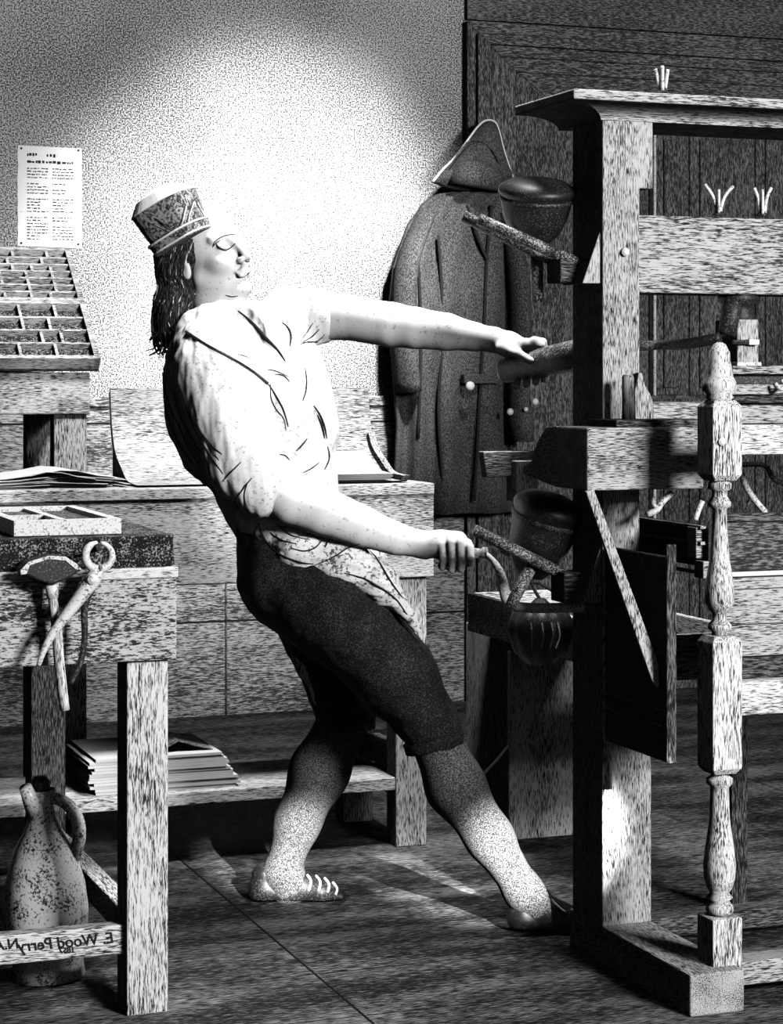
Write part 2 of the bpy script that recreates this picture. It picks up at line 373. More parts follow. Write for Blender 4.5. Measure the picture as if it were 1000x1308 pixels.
# the painter's mirrored inscription on the stretcher
def lettering(s, size, px, py, y, parent, name='inscription', mirror=True, shear=.15):
    cu = bpy.data.curves.new('lettering', 'FONT'); cu.body = s; cu.size = size; cu.extrude = .0006; cu.shear = shear; cu.offset = .0004
    o = bpy.data.objects.new('lettering', cu); COL.objects.link(o)
    dg = bpy.context.evaluated_depsgraph_get(); me = bpy.data.meshes.new_from_object(o.evaluated_get(dg))
    bm = B(); bm.from_mesh(me); bpy.data.objects.remove(o)
    p = PY(px, py, y); m = -1 if mirror else 1
    for v in bm.verts: c = v.co.copy(); v.co = Vector((p.x+m*c.x, y-c.z, p.z+c.y))
    bmesh.ops.recalc_face_normals(bm, faces=bm.faces)
    return put(name, bm, 'ink', parent)
lettering('E. Wood Perry', .030, 146, 1204, YT+.039, t)
lettering('N.A.', .028, 25, 1211, YT+.039, t)
lettering('1857', .015, 96, 1216, YT+.039, t)
# printing forme on the stone
yf0 = YT+.06
fz = zT+.002
fx0, fx1 = XY(18, yf0), XY(155, yf0)
t = thing('printing_forme', ((fx0+fx1)/2, yf0+.2, fz), 'flat rectangular metal chase with inner bars, lying on the stone table', 'printing frame')
hz = ZY(80, 664, yf0)-fz
bm = B(); box(bm, fx0, fx1, yf0, yf0+.022, fz, fz+hz); box(bm, fx0, fx1, yf0+.42, yf0+.44, fz, fz+hz)
box(bm, fx0, fx0+.02, yf0+.022, yf0+.42, fz, fz+hz); box(bm, fx1-.02, fx1, yf0+.022, yf0+.42, fz, fz+hz); put('chase', bm, 'iron_bright', t)
put('cross_bar', box(B(), (fx0+fx1)/2-.008, (fx0+fx1)/2+.008, yf0+.022, yf0+.42, fz, fz+hz*.9), 'iron_bright', t)
put('cross_bar', box(B(), fx0+.02, (fx0+fx1)/2-.008, yf0+.2, yf0+.214, fz, fz+hz*.9), 'iron_bright', t)
put('type_block', box(B(), (fx0+fx1)/2+.012, fx1-.024, yf0+.03, yf0+.41, fz, fz+hz*.7), 'type_metal', t)
put('type_block', box(B(), fx0+.024, (fx0+fx1)/2-.012, yf0+.22, yf0+.41, fz, fz+hz*.7), 'type_metal', t)
# peg rail + mallet and pincers hanging in front of the table
yh = YT-.035
def Q(px, py, y=None): return PY(px, py, yh if y is None else y)
c = Q(65, 905)
t = thing('mallet', c, 'dark double-pointed mallet hanging head up on the stone table front', 'mallet')
bm = B()
hp = [(26, 729), (36, 718), (62, 710), (84, 711), (98, 720), (105, 728), (94, 735), (82, 742), (66, 747), (48, 741), (36, 735), (27, 734)]
prism(bm, [Q(a, c2, yh-.022) for a, c2 in hp], (0, .05, 0)); put('head', bm, 'iron_dark', t, bevel=.006)
bm = B(); prism(bm, [Q(a, c2, yh-.024) for a, c2 in ((26, 729), (36, 718), (62, 710), (84, 711), (98, 720), (105, 728), (97, 727), (84, 716), (62, 714), (38, 722), (34, 733), (27, 734))], (0, .003, 0)); put('head_rim', bm, 'iron_bright', t)
put('handle', tube(B(), [Q(65, 735), Q(68, 770), Q(72, 800), Q(76, 850), Q(83, 907)], [.008, .009, .010, .010, .009], 12, 4), 'wood_z', t, smooth=True)
put('ferrule', tube(B(), [Q(66, 746), Q(67, 764)], [.013, .011], 12), 'iron_bright', t, smooth=True)
put('peg', tube(B(), [Q(67, 742, YT-.006), Q(67, 742, YT-.05)], .008, 10), 'iron_dark', t)
c = Q(70, 850)
t = thing('pincers', c, 'bright iron pincers with round jaws hanging beside the mallet', 'pincers')
yp = yh-.03
ring = lambda a: Q(126+17*math.cos(a), 710-17*math.sin(a), yp)
A = math.radians
put('jaw', tube(B(), [ring(A(x)) for x in (95, 125, 155, 185, 215, 240, 262)], [.003, .006, .0075, .008, .008, .008, .009], 10, 3), 'iron_bright', t, smooth=True)
put('jaw', tube(B(), [ring(A(x)) for x in (80, 50, 20, -10, -40, -65, -85)], [.003, .005, .006, .007, .007, .008, .009], 10, 3), 'iron_bright', t, smooth=True)
put('arm', tube(B(), [Q(124, 728, yp), Q(117, 742, yp), Q(95, 772, yp), Q(70, 805, yp), Q(57, 828, yp), Q(49, 851, yp)], [.014, .016, .012, .009, .0065, .004], 12, 4), 'iron_bright', t, smooth=True)
put('arm', tube(B(), [Q(122, 730, yp+.018), Q(116, 748, yp+.018), Q(108, 775, yp+.018), Q(108, 815, yp+.018), Q(103, 845, yp+.018), Q(91, 873, yp+.018)], [.012, .012, .007, .006, .006, .004], 12, 4), 'iron_dark', t, smooth=True)
put('rivet', lathe(B(), [(.010, 0), (.010, .004), (.004, .008)], Q(118, 740, yp-.014), (0, -1, 0), 14), 'iron_bright', t)
put('hook', tube(B(), [Q(126, 700, YT-.002), Q(126, 698, yp-.01)], .006, 8), 'iron_dark', t)
# jug on the floor behind the stretcher
jc = PH(62, 1248, 0)
t = thing('jug', jc, 'glazed round jug with a loop handle on the floor under the stone table', 'jug')
S = 2700/((jc-CAM).dot(FV))
def jr(w): return w/S
prof = [(.05, 0), (.075, .004), (jr(45), .03), (jr(52), .09), (jr(54), .14), (jr(51), .19), (jr(44), .235), (jr(35), .27), (jr(24), .30), (jr(17), .33), (jr(15), .36), (jr(19), .385), (jr(16), .385), (jr(12), .36), (jr(12), .34)]
prof2 = [(r, h) for r, h in prof]
bm = B(); lathe(bm, prof2, jc, (-.04, 0, 1), 40); put('body', bm, 'jug_glaze', t, smooth=True)
Zj = (jc-CAM).dot(FV)
put('handle', tube(B(), [PZ(42, 1022, Zj), PZ(62, 1018, Zj), PZ(84, 1026, Zj), PZ(98, 1045, Zj), PZ(101, 1070, Zj), PZ(94, 1096, Zj)], [.012, .012, .013, .014, .014, .013], 12, 5), 'jug_glaze', t, smooth=True)
put('stopper', lathe(B(), [(jr(11), .35), (jr(12), .40), (jr(8), .412)], jc, (-.04, 0, 1), 20), 'leather', t, smooth=True)
put('spout', tube(B(), [jc+Vector((-.03, -.02, .34)), jc+Vector((-.055, -.04, .40))], [.02, .013], 12), 'jug_glaze', t, smooth=True)
# =================== HAND PRESS ===================
YP = 3.98; YK = 4.13
XL = XY(770, YP); XM = XY(817, YP); XR = XY(832, YP); XT = XY(834, YP)
X2 = XL+1.15                           # the far cheek, outside the frame
press = thing('hand_press', (XL+.6, YP, 0), 'large wooden hand printing press at right, with a turned front post and head beam', 'printing press')
P_ = press
def part(name, bm, mat, bevel=0, smooth=False, parent=None): return put(name, bm, mat, parent or P_, smooth=smooth, bevel=bevel)
zbr = ZY(770, 1184, YP); zmid = ZY(770, 706, YP); zct = ZY(770, 153, YP); zst = ZY(800, 240, YP)
XN = XL+.012
bm = B(); prism(bm, [(XL, YP, zbr), (XR, YP, zbr), (XR, YP, zmid-.03), (XM, YP, zmid+.01), (XM, YP, zst), (XT, YP, zst), (XT, YP, zct), (XL, YP, zct)], (0, YK-YP, 0)); part('cheek', bm, 'press_wood_z', .003)
part('cheek', box(B(), X2, X2+.10, YP, YK, zbr, zct), 'press_wood_z', .003)
part('peg', lathe(B(), [(.009, 0), (.009, .008), (.005, .012)], PY(797, 322, YP), (0, -1, 0), 14), 'pewter')
# base rail and feet
YR = 3.60
part('base_rail', box(B(), XL, XL+.118, YR, YK+.015, 0, zbr), 'press_wood_y', .004)
part('base_rail', box(B(), X2, X2+.118, YR, YK+.015, 0, zbr), 'press_wood_y', .004)
part('cross_rail', box(B(), XL+.118, X2, YR+.06, YR+.12, .03, zbr-.004), 'press_wood_x', .003)
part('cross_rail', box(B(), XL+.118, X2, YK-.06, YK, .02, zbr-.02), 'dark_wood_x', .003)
# cap with cove
yc0 = 3.90; yc1 = 4.20
zc2 = ZY(735, 113, yc0); zc1 = ZY(735, 126, yc0)
xc0 = XY(733, yc0); xc1 = X2+.2
part('cap', box(B(), xc0, xc1, yc0, yc1, zc1, zc2), 'press_wood_x', .003)
n = 7; bm = B(); rings = []
for i in range(n+1):
    a = i/n; off = (1-math.sin(a*math.pi/2)); zz = zc1-(zc1-zct)*(1-math.cos(a*math.pi/2))
    x0 = xc0+.004+(XL-xc0-.008)*(1-off); y0 = yc0+.004+(YP-.004-yc0)*(1-off)
    rings.append([bm.verts.new(p) for p in ((x0, y0, zz), (xc1, y0, zz), (xc1, yc1-.01, zz), (x0, yc1-.01, zz))])
for a, c in zip(rings, rings[1:]):
    for k in range(4): bm.faces.new((a[k], a[(k+1) % 4], c[(k+1) % 4], c[k]))
bm.faces.new(rings[0]); bm.faces.new(rings[-1][::-1]); bmesh.ops.recalc_face_normals(bm, faces=bm.faces)
part('cap_moulding', bm, 'press_wood_x')
# split iron bolt ends on cap and head
def prongs(px, py, y, spec, base):
    c = PY(px, py, y)
    g = part('split_bolt', lathe(B(), [(base, 0), (base*.9, .004), (.006, .009)], c, (0, 0, 1), 14), 'iron_dark')
    for pts, r in spec:
        part('bolt_prong', tube(B(), [PY(a, b_, y+dy) for a, b_, dy in pts], r, 8, 4), 'iron_bright', parent=g, smooth=True)
prongs(846, 116, 4.0, [([(843, 115, 0), (840, 102, 0), (837, 88, 0)], [.004, .004, .0035]), ([(846, 115, -.01), (846, 100, -.01), (846, 84, -.01)], [.004, .004, .004]), ([(849, 115, 0), (851, 103, 0), (853, 89, 0)], [.004, .004, .0035])], .010)
zh0, zh1 = ZY(830, 374, YP+.02), ZY(830, 275, YP+.02)
prongs(918, 275, 4.03, [([(917, 272, 0), (911, 252, 0), (900, 235, 0)], [.005, .004, .004]), ([(918, 272, -.01), (918, 258, -.01), (918, 242, -.01)], .0035), ([(919, 272, 0), (925, 252, 0), (936, 238, 0)], [.005, .004, .004])], .014)
prongs(973, 276, 4.03, [([(971, 273, 0), (968, 253, 0), (963, 240, 0)], [.005, .004, .004]), ([(974, 273, -.01), (974, 258, -.01), (974, 242, -.01)], .0035), ([(976, 273, 0), (979, 253, 0), (985, 240, 0)], [.005, .004, .004])], .014)
part('head_beam', box(B(), XM, X2, YP+.02, YK-.01, zh0, zh1), 'press_wood_x', .003)
# winter beam with curved end bracket
YWn = 3.83
xw0 = XY(750, YWn); xw1 = XY(899, YWn); zw0, zw1 = ZY(800, 626, YWn), ZY(800, 546, YWn)
part('winter_beam', box(B(), xw0, xw1, YWn, YP-.002, zw0, zw1), 'press_wood_x', .004)
# bracket: profile in the YZ plane running back along the cheek
xs = xw0; pr = [(YP-.002, zw1), (YP+.05, zw1-.004), (YP+.095, zw1-.035), (YP+.12, zw1-.075), (YP+.17, zw1-.088), (YP+.17, zw0+.02), (YP-.002, zw0)]
bm = B(); prism(bm, [(xs, a, c) for a, c in pr], (XL-xs-.001, 0, 0)); part('winter_bracket', bm, 'press_wood_y', .002)
# upper and lower rack brackets on the outside of the cheek (triangular)
for ya, yb_ in ((285, 362), (690, 770)):
    bm = B(); prism(bm, [PY(770, ya, YP+.01), PY(770, yb_, YP+.01), PY(744, yb_, YP+.01)], (0, .10, 0)); part('ball_rack_bracket', bm, 'press_wood_z', .002)
# racks: block and two prongs
def rack(blk, rods):
    x0, y0, x1, y1 = blk; c0 = PY(x0, y1, YP+.11); c1 = PY(x1, y0, YP+.11)
    r = part('ball_rack', box(B(), c0.x, XL, YP+.06, YP+.13, c0.z, c1.z), 'dark_wood_x', .003)
    for pts, rad in rods: part('rack_prong', tube(B(), [PY(*p) for p in pts], rad, 12), 'rod_wood', parent=r, smooth=True)
rack((703, 332, 745, 362), [([(724, 342, YP+.12), (592, 276, YP+.20)], .0125), ([(735, 335, YP+.07), (612, 280, YP+.10)], .0125)])
rack((708, 728, 745, 768), [([(728, 738, YP+.10), (606, 677, YP+.14)], .0125), ([(735, 742, YP+.16), (640, 700, YP+.22)], .0115)])
# right hand bar: spindle, nut, hose box, bar with wooden sleeve
ysp = 4.05
cs = PY(943, 378, ysp)
part('spindle_nut', lathe(B(), [(.034, .012), (.045, 0), (.046, -.012), (.034, -.02), (.030, -.034), (.040, -.046), (.036, -.056), (.026, -.07)], cs, (0, 0, 1), 24), 'iron_dark', smooth=True)
z0h, z1h = ZY(955, 466, ysp-.04), ZY(955, 408, ysp-.04)
hx0, hx1 = XY(942, ysp-.04), XY(969, ysp-.04)
part('hose_box', box(B(), hx0, hx1, ysp-.04, ysp+.06, z0h, z1h), 'press_wood_z', .003)
part('hose_rim', box(B(), hx0-.004, hx1+.004, ysp-.046, ysp+.066, z0h-.006, z0h+.006), 'iron_bright', .002)
part('hose_pin', tube(B(), [PY(936, 437, ysp-.05), PY(956, 437, ysp-.05)], .005, 8), 'iron_dark')
part('hose_catch', box(B(), XY(954, ysp-.045), XY(967, ysp-.045), ysp-.055, ysp-.04, ZY(955, 441, ysp), ZY(955, 434, ysp)), 'pewter', .001)
part('bar_socket', tube(B(), [PY(928, 428, ysp-.03), PY(934, 400, ysp-.02), PY(938, 372, ysp-.01)], [.02, .022, .02], 14), 'iron_dark', smooth=True)
hb1 = PZ(728, 455, 4.68); hb0 = PZ(641, 474, 4.80)
barp = [PY(920, 431, ysp-.03), PY(880, 439, ysp+.03), PY(835, 441, ysp+.14), hb1+(hb1-hb0).normalized()*.10, hb1]
bar = part('pull_bar', tube(B(), barp, [.012, .012, .011, .011, .011], 12, 5), 'iron_dark', smooth=True)
sv_ = (hb1-hb0).normalized()
part('bar_sleeve', tube(B(), [hb0, hb0+sv_*.01, hb0+sv_*.08, hb0+sv_*.16, hb1+sv_*.07], [.022, .029, .031, .034, .036], 20), 'rod_wood', parent=bar, smooth=True)
# platen and plates under the spindle
for (a, b0, b1, mt, y) in ((936, 467, 478, 'press_wood_x', 4.0), (938, 478, 491, 'iron_dark', 4.02), (934, 491, 504, 'press_wood_x', 3.99), (936, 504, 515, 'dark_wood_x', 4.0)):
    x0 = XY(a, y); part('platen_plate', box(B(), x0, x0+.42, y, y+.06, ZY(950, b1, y), ZY(950, b0, y)), mt, .002)
part('platen_hook', tube(B(), [PY(990, 490, 3.97), PY(997, 497, 3.96), PY(1004, 492, 3.96), PY(998, 486, 3.97)], .005, 8, 4), 'iron_bright', smooth=True)
# carriage plank behind the winter, pegs and wedges standing on it
part('carriage_plank', box(B(), XY(834, 4.02), X2, 4.02, 4.13, ZY(850, 542, 4.02), ZY(850, 514, 4.02)), 'press_wood_x', .003)
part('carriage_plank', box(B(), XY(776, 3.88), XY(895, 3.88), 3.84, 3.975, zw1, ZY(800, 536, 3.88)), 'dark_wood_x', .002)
part('stub_peg', lathe(B(), [(.0125, 0), (.0125, .090), (.010, .096)], PY(802, 538, 3.92), (0, 0, 1), 16), 'press_wood_z', smooth=True)
bm = B(); prism(bm, [PY(a, c, 3.955) for a, c in ((811, 537), (811, 500), (816, 476), (820, 476), (824, 492), (831, 504), (834, 512), (834, 537))], (0, .02, 0)); part('wedge', bm, 'press_wood_z', .002)
# turned front post; its lit brightness is put into a paler wood
yt = 3.665; pc = PY(919, 1258, yt); S = FPX/((pc-CAM).dot(FV))
zz = lambda py: PY(919, py, yt).z
def turn(pp): return [(w/S, zz(py)-pc.z) for w, py in pp]
post = part('turned_post', lathe(B(), turn([(3, 437), (8, 440), (13, 450), (14, 462), (17, 476), (17, 480), (21, 488), (22, 498), (16, 504), (18, 508), (13, 512), (13, 514)]), pc), 'wood_z', smooth=True)
hw = 21/S
def sq(y0, y1, cham=.012):
    bm = B(); z1, z0 = zz(y0), zz(y1)
    rs = []
    for z, r in ((z0, hw*.72), (z0+cham, hw), (z1-cham, hw), (z1, hw*.72)):
        rs.append([bm.verts.new((pc.x+a*r, pc.y+c*r, z)) for a, c in ((-1, -1), (1, -1), (1, 1), (-1, 1))])
    for a, c in zip(rs, rs[1:]):
        for k in range(4): bm.faces.new((a[k], a[(k+1) % 4], c[(k+1) % 4], c[k]))
    bm.faces.new(rs[0][::-1]); bm.faces.new(rs[-1]); return bm
part('post_block', sq(511, 614), 'wood_z', .002, parent=post)
part('post_block', sq(811, 987), 'wood_z', .002, parent=post)
bm = sq(1168, 1260, .002); part('post_block', bm, 'wood_z', .002, parent=post)
part('post_turning', lathe(B(), turn([(12, 612), (15, 618), (15, 624), (10, 627), (10, 634), (15, 642), (15, 646), (9, 650), (10, 680), (13, 715), (17, 740), (19, 758), (18, 770), (13, 780), (9, 784), (9, 791), (15, 798), (15, 803), (10, 807), (10, 813)]), pc), 'wood_z', smooth=True, parent=post)
part('post_turning', lathe(B(), turn([(10, 985), (11, 990), (17, 994), (17, 1000), (12, 1005), (12, 1012), (13, 1045), (18, 1080), (21, 1105), (20, 1120), (16, 1134), (12, 1140), (17, 1146), (12, 1150), (17, 1156), (18, 1162), (15, 1168)]), pc), 'wood_z', smooth=True, parent=post)
part('peg', lathe(B(), [(.008, 0), (.008, .005), (.004, .008)], PY(921, 564, yt-hw), (0, -1, 0), 14), 'pewter', parent=post)
# front cross beams from the post to the right, lit look put into colour
part('front_beam', box(B(), pc.x+hw, X2, yt-.018, yt+.02, ZY(960, 581, yt-.02), ZY(960, 543, yt-.02)), 'wood_x', .003)
part('front_beam', box(B(), pc.x+hw, X2, yt-.018, yt+.02, ZY(960, 914, yt-.02), ZY(960, 871, yt-.02)), 'wood_x', .003)
# side panel between cheek and post, carriage rails beside it
XS = XL+.004
y0p = yt+hw+.006
zpb = ZY(890, 972, y0p); pxn = 890
part('side_panel', box(B(), XS, XS+.018, y0p, YP-.002, zpb, ZY(800, 706, YWn)), 'dark_wood_y', .002)  # left-facing shade is put into the panel's dark wood colour
for py in (908, 928):
    z = ZY(pxn, py, y0p); part('side_rail', box(B(), XS-.003, XS, y0p+(.02 if py == 928 else 0), YP-.002, z, z+.0035), 'press_wood_y')
part('panel_stile', box(B(), XS-.003, XS+.018, y0p-.006, y0p, zpb, ZY(800, 690, YWn)), 'dark_wood_z', .001)
XC = XY(911, 3.72)
part('carriage_side', box(B(), XC, XC+.03, 3.74, 4.12, ZY(893, 722, 3.8), ZY(893, 663+8, 3.8)), 'dark_wood_y', .002)
for yy in (664, 684, 722):
    z = ZY(893, yy+6, 3.79); part('carriage_slide', box(B(), XC-.012, XC, 3.75, 4.12, z-.006, z), 'press_wood_y')
part('rail_end', box(B(), XY(877, 3.80), XY(896, 3.80), 3.76, 3.80, ZY(885, 711, 3.8), ZY(885, 672, 3.8)), 'press_wood_x', .002)
part('rail_end', box(B(), XY(886, 3.78), XY(899, 3.78), 3.74, 3.78, ZY(885, 736, 3.8), ZY(885, 714, 3.8)), 'press_wood_x', .002)
yf = 3.79
for b0, b1, mt in ((656, 666, 'dark_wood_x'), (667, 729, 'door_wood_x'), (730, 736, 'pewter'), (738, 752, 'press_wood_x'), (753, 797, 'press_wood_x'), (798, 838, 'press_wood_x'), (840, 868, 'dark_wood_x')):
    part('carriage_board', box(B(), XY(925, yf), X2, yf, yf+.025 if b0 != 730 else yf+.03, ZY(960, b1, yf), ZY(960, b0, yf)), mt, .0015)
# girth hooks and iron cramps under the beams
Yg = 3.90
for pts, r, mt in (([(858, 629), (846, 641), (838, 652), (826, 657)], .007, 'iron_bright'), ([(836, 634), (834, 644), (842, 650)], .005, 'iron_bright'),
                   ([(946, 600), (952, 620), (965, 640), (978, 655)], .007, 'iron_bright'), ([(942, 594), (975, 594), (988, 612), (1003, 618)], .006, 'iron_dark'),
                   ([(955, 622), (958, 636), (953, 652)], .004, 'iron_dark'), ([(897, 640), (892, 652), (888, 664)], .006, 'iron_bright')):
    part('iron_cramp', tube(B(), [PY(a, c, Yg) for a, c in pts], r, 8, 4), mt, smooth=True)
# loose lever hanging from the winter along the panel
p0 = PY(752, 626, 3.80); p1 = PY(842, 876, 3.74)
bm = B(); dv = (p1-p0).normalized(); s1 = dv.cross(Vector((0, 1, 0))).normalized(); s2 = Vector((0, 1, 0))
rs = []
for u, w in ((0, .009), (.5, .0115), (.96, .013), (1.0, .009)):
    p = p0.lerp(p1, u); rs.append([bm.verts.new(p+s1*a*w+s2*c*.006) for a, c in ((-1, -1), (1, -1), (1, 1), (-1, 1))])
for a, c in zip(rs, rs[1:]):
    for k in range(4): bm.faces.new((a[k], a[(k+1) % 4], c[(k+1) % 4], c[k]))
bm.faces.new(rs[0]); bm.faces.new(rs[-1][::-1]); bmesh.ops.recalc_face_normals(bm, faces=bm.faces)
part('lever', bm, 'press_wood_z', .002)
# ledge sticking out behind the winter bracket
yl = 4.32
bm = B(); prism(bm, [PY(617, 577, yl), PY(622, 610, yl), PY(700, 608, yl), PY(700, 601, yl), PY(760, 601, yl), PY(760, 575, yl)], (0, .03, 0)); part('ledge', bm, 'press_wood_x', .002)
part('ledge_post', box(B(), XY(658, yl-.02), XY(686, yl-.02), yl-.025, yl+.03, ZY(670, 640, yl), ZY(670, 588, yl)), 'press_wood_z', .002)
part('ledge_arm', box(B(), XY(735, yl), XL+.06, YK, yl, ZY(740, 601, yl), ZY(740, 577, yl)), 'dark_wood_y')
# rounce crank
cr = part('rounce_crank', tube(B(), [PZ(618, 707, 4.62), PZ(630, 717, 4.61), PZ(640, 735, 4.60), PZ(648, 766, 4.60), PZ(668, 776, 4.58), PZ(742, 776, 4.50), PZ(775, 776, 4.50)], [.007, .007, .010, .013, .011, .011, .011], 12, 5), 'iron_bright', smooth=True)
g0 = PZ(566, 709, 4.645); g1 = PZ(622, 706, 4.615)
part('crank_grip', tube(B(), [g0, g0.lerp(g1, .5), g0.lerp(g1, .8), g0.lerp(g1, .86), g0.lerp(g1, .92), g1], [.012, .013, .011, .009, .013, .012], 14), 'press_wood_x', parent=cr, smooth=True)

# ---------- ink balls in the racks ----------
def ink_ball(cx, cy, wid, hgt, axis, hnd, y, label):
    c = PY(cx, cy, y); S = FPX/((c-CAM).dot(FV)); r = wid/2/S; h = hgt/S
    t = thing('ink_ball', c, label, 'ink ball', 'leather ink balls on the racks')
    prof = [(.012, -h), (r*.40, -h*.98), (r*.66, -h*.80), (r*.84, -h*.5), (r*.93, -h*.22), (r*.93, -h*.12), (r*1.0, -h*.06), (r*1.02, 0), (r*.97, h*.07), (r*.75, h*.16), (r*.4, h*.21), (.001, h*.22)]
    put('leather_pad', lathe(B(), prof, c, axis, 36), 'leather', t, smooth=True)
    put('nail_band', lathe(B(), [(r*.945, -h*.20), (r*.965, -h*.19), (r*.965, -h*.14), (r*.945, -h*.13)], c, axis, 36), 'iron_dark', t, smooth=True)
    put('handle', tube(B(), [PY(*p) for p in hnd], [.013, .0135, .012], 12), 'rod_wood', t, smooth=True)
ink_ball(686, 243, 98, 70, (-.05, -.28, 1), [(684, 315, YP+.15), (686, 350, YP+.15), (686, 387, YP+.15)], YP+.15, 'upper dark leather ink ball, resting on the rack prongs beside the head beam')
ink_ball(702, 650, 94, 92, (.22, -.25, 1), [(680, 722, YP+.14), (664, 750, YP+.13), (650, 778, YP+.12)], YP+.16, 'lower dark leather ink ball, resting on the rack prongs above the ink tray')

# ---------- ink tray and low cabinet ----------
XI = PY(597, 757, 5.24).x
zi1 = PY(597, 757, 5.24).z; zi0 = PY(597, 806, 5.24).z
cabx1 = XY(790, 5.14)
cab = thing('low_cabinet', ((XY(650, 5.14)+cabx1)/2, 5.3, 0), 'low plain board cabinet standing behind the press cheek, under the ink tray', 'cabinet')
put('front_board', box(B(), XY(650, 5.14), cabx1, 5.14, 5.165, 0, zi0), 'wood_z', cab, bevel=.003)
put('carcass', box(B(), XY(650, 5.14)+.004, cabx1-.004, 5.165, 5.45, 0, zi0-.002), 'wood_z', cab, bevel=.003)
t = thing('ink_tray', (XI+.15, 4.8, zi0), 'dark open wooden ink tray behind the press cheek, next to the crank handle', 'ink tray')
xe = XI+.30
put('side_board', box(B(), XI, XI+.018, 4.22, 5.24, zi0+.001, zi1), 'dark_wood_y', t, bevel=.002)
put('side_board', box(B(), xe-.018, xe, 4.22, 5.24, zi0+.001, zi1), 'wood_y', t, bevel=.002)
put('end_board', box(B(), XI+.018, xe-.018, 5.222, 5.24, zi0+.001, zi1), 'wood_x', t, bevel=.002)
put('end_board', box(B(), XI+.018, xe-.018, 4.22, 4.238, zi0+.001, zi1), 'wood_x', t)
put('bottom_board', box(B(), XI+.018, xe-.018, 4.238, 5.222, zi0+.002, zi0+.02), 'wood_y', t)
put('top_edging', box(B(), XI-.002, XI+.02, 4.22, 4.9, zi1, zi1+.004), 'wood_y', t)
for yy in (4.26,): put('bracket_leg', box(B(), xe-.05, xe-.01, yy, yy+.05, 0, zi0+.001), 'dark_wood_z', t)
# leather bag hanging in front of the tray
c = PY(690, 842, 4.45); S = FPX/((c-CAM).dot(FV))
t = thing('leather_bag', c, 'dark gathered leather pad hanging below the ink tray, left of the press cheek', 'bag')
bm = B(); lathe(bm, [(2/S, -8/S), (18/S, -5/S), (33/S, 10/S), (40/S, 32/S), (41/S, 48/S), (36/S, 60/S), (14/S, 70/S), (6/S, 78/S)], c, (0, 0, 1), 48)
for v in bm.verts:
    a = math.atan2(v.co.y-c.y, v.co.x-c.x); k = 1+.04*math.sin(a*9)+.02*math.sin(a*17); v.co.x = c.x+(v.co.x-c.x)*k; v.co.y = c.y+(v.co.y-c.y)*k
put('pad', bm, 'leather', t, smooth=True)
for a in (-12, 2, 14, 22): put('lacing', tube(B(), [PY(690+a, 795, 4.372), PY(692+a*1.05, 812, 4.367), PY(690+a*.9, 828, 4.378)], .0016, 6, 3), 'pewter', t)
put('hanging_loop', tube(B(), [c+Vector((0, 0, 76/S)), c+Vector((.01, .02, 95/S)), Vector((xe-.1, 4.45, zi0-.0))], .004, 8, 3), 'leather', t)
# iron rod hanging from the tray and bent towards the bench
t = tag(put('bent_rod', tube(B(), [PY(650, 832, 4.95), PY(650, 900, 4.95), PY(650, 952, 4.95), PY(636, 970, 4.95), PY(617, 990, 4.95)], .0048, 8, 0), 'ink'), 'thin dark bent rod hanging from the ink tray behind the printer\'s front knee', 'rod')

# ---------- coat and hat on the door case ----------
yk = YW-.095
t = thing('frock_coat', PY(590, 640, yk), 'long dark grey coat hanging against the door case behind the pulling arm', 'coat')
def cloth(name, rows, mat, parent, dep=.07, waves=9, amp=.022, seg=64):
    bm = B(); rings = []
    for i, (py, xa, xb) in enumerate(rows):
        a, b2 = PY(xa, py, yk), PY(xb, py, yk); ring = []
        w = (b2.x-a.x)/2; cx = (a.x+b2.x)/2; cy = yk-dep*.2; cz = (a.z+b2.z)/2
        for k in range(seg):
            an = 2*math.pi*k/seg; f = i/(len(rows)-1)
            rr = 1+.0*an; fold = amp*(.3+f)*math.sin(an*waves+f*1.3+1.1*math.sin(an*3))
            ring.append(bm.verts.new((cx+w*math.cos(an)+fold*.3, cy+dep*.75*math.sin(an)+fold*(1 if math.sin(an) < 0 else 0), cz)))
        rings.append(ring)
    for a, c in zip(rings, rings[1:]):
        for k in range(seg): bm.faces.new((a[k], a[(k+1) % seg], c[(k+1) % seg], c[k]))
    bm.faces.new(rings[0]); bm.faces.new(rings[-1][::-1]); bmesh.ops.recalc_face_normals(bm, faces=bm.faces)
    return put(name, bm, mat, parent, smooth=True)
body = cloth('coat_body', [(247, 574, 644), (250, 556, 651), (262, 538, 655), (290, 518, 655), (340, 500, 652), (400, 494, 650), (470, 500, 648), (540, 505, 648), (600, 503, 655), (655, 498, 660)], 'coat_cloth', t)
put('sleeve', tube(B(), [PY(645, 272, yk-.05), PY(658, 330, yk-.07), PY(664, 400, yk-.07), PY(662, 500, yk-.07), PY(664, 560, yk-.06)], [.05, .06, .062, .066, .070], 20, 4, .6), 'coat_cloth', t, smooth=True)
put('cuff', tube(B(), [PY(664, 520, yk-.07), PY(664, 562, yk-.06)], [.072, .076], 20, 0, .62), 'coat_cloth', t, smooth=True)
put('sleeve', tube(B(), [PY(545, 272, yk-.06), PY(520, 340, yk-.09), PY(516, 430, yk-.09), PY(522, 500, yk-.08)], [.045, .055, .06, .06], 20, 4, .6), 'coat_cloth', t, smooth=True)
for px, py, r in ((600, 493, .017), (651, 526, .013), (671, 523, .009), (683, 513, .013)):
    put('button', lathe(B(), [(r, 0), (r, .006), (r*.6, .011), (r*.2, .012)], PY(px, py, yk-.145), (0, -1, 0), 18), 'pewter', t, smooth=True)
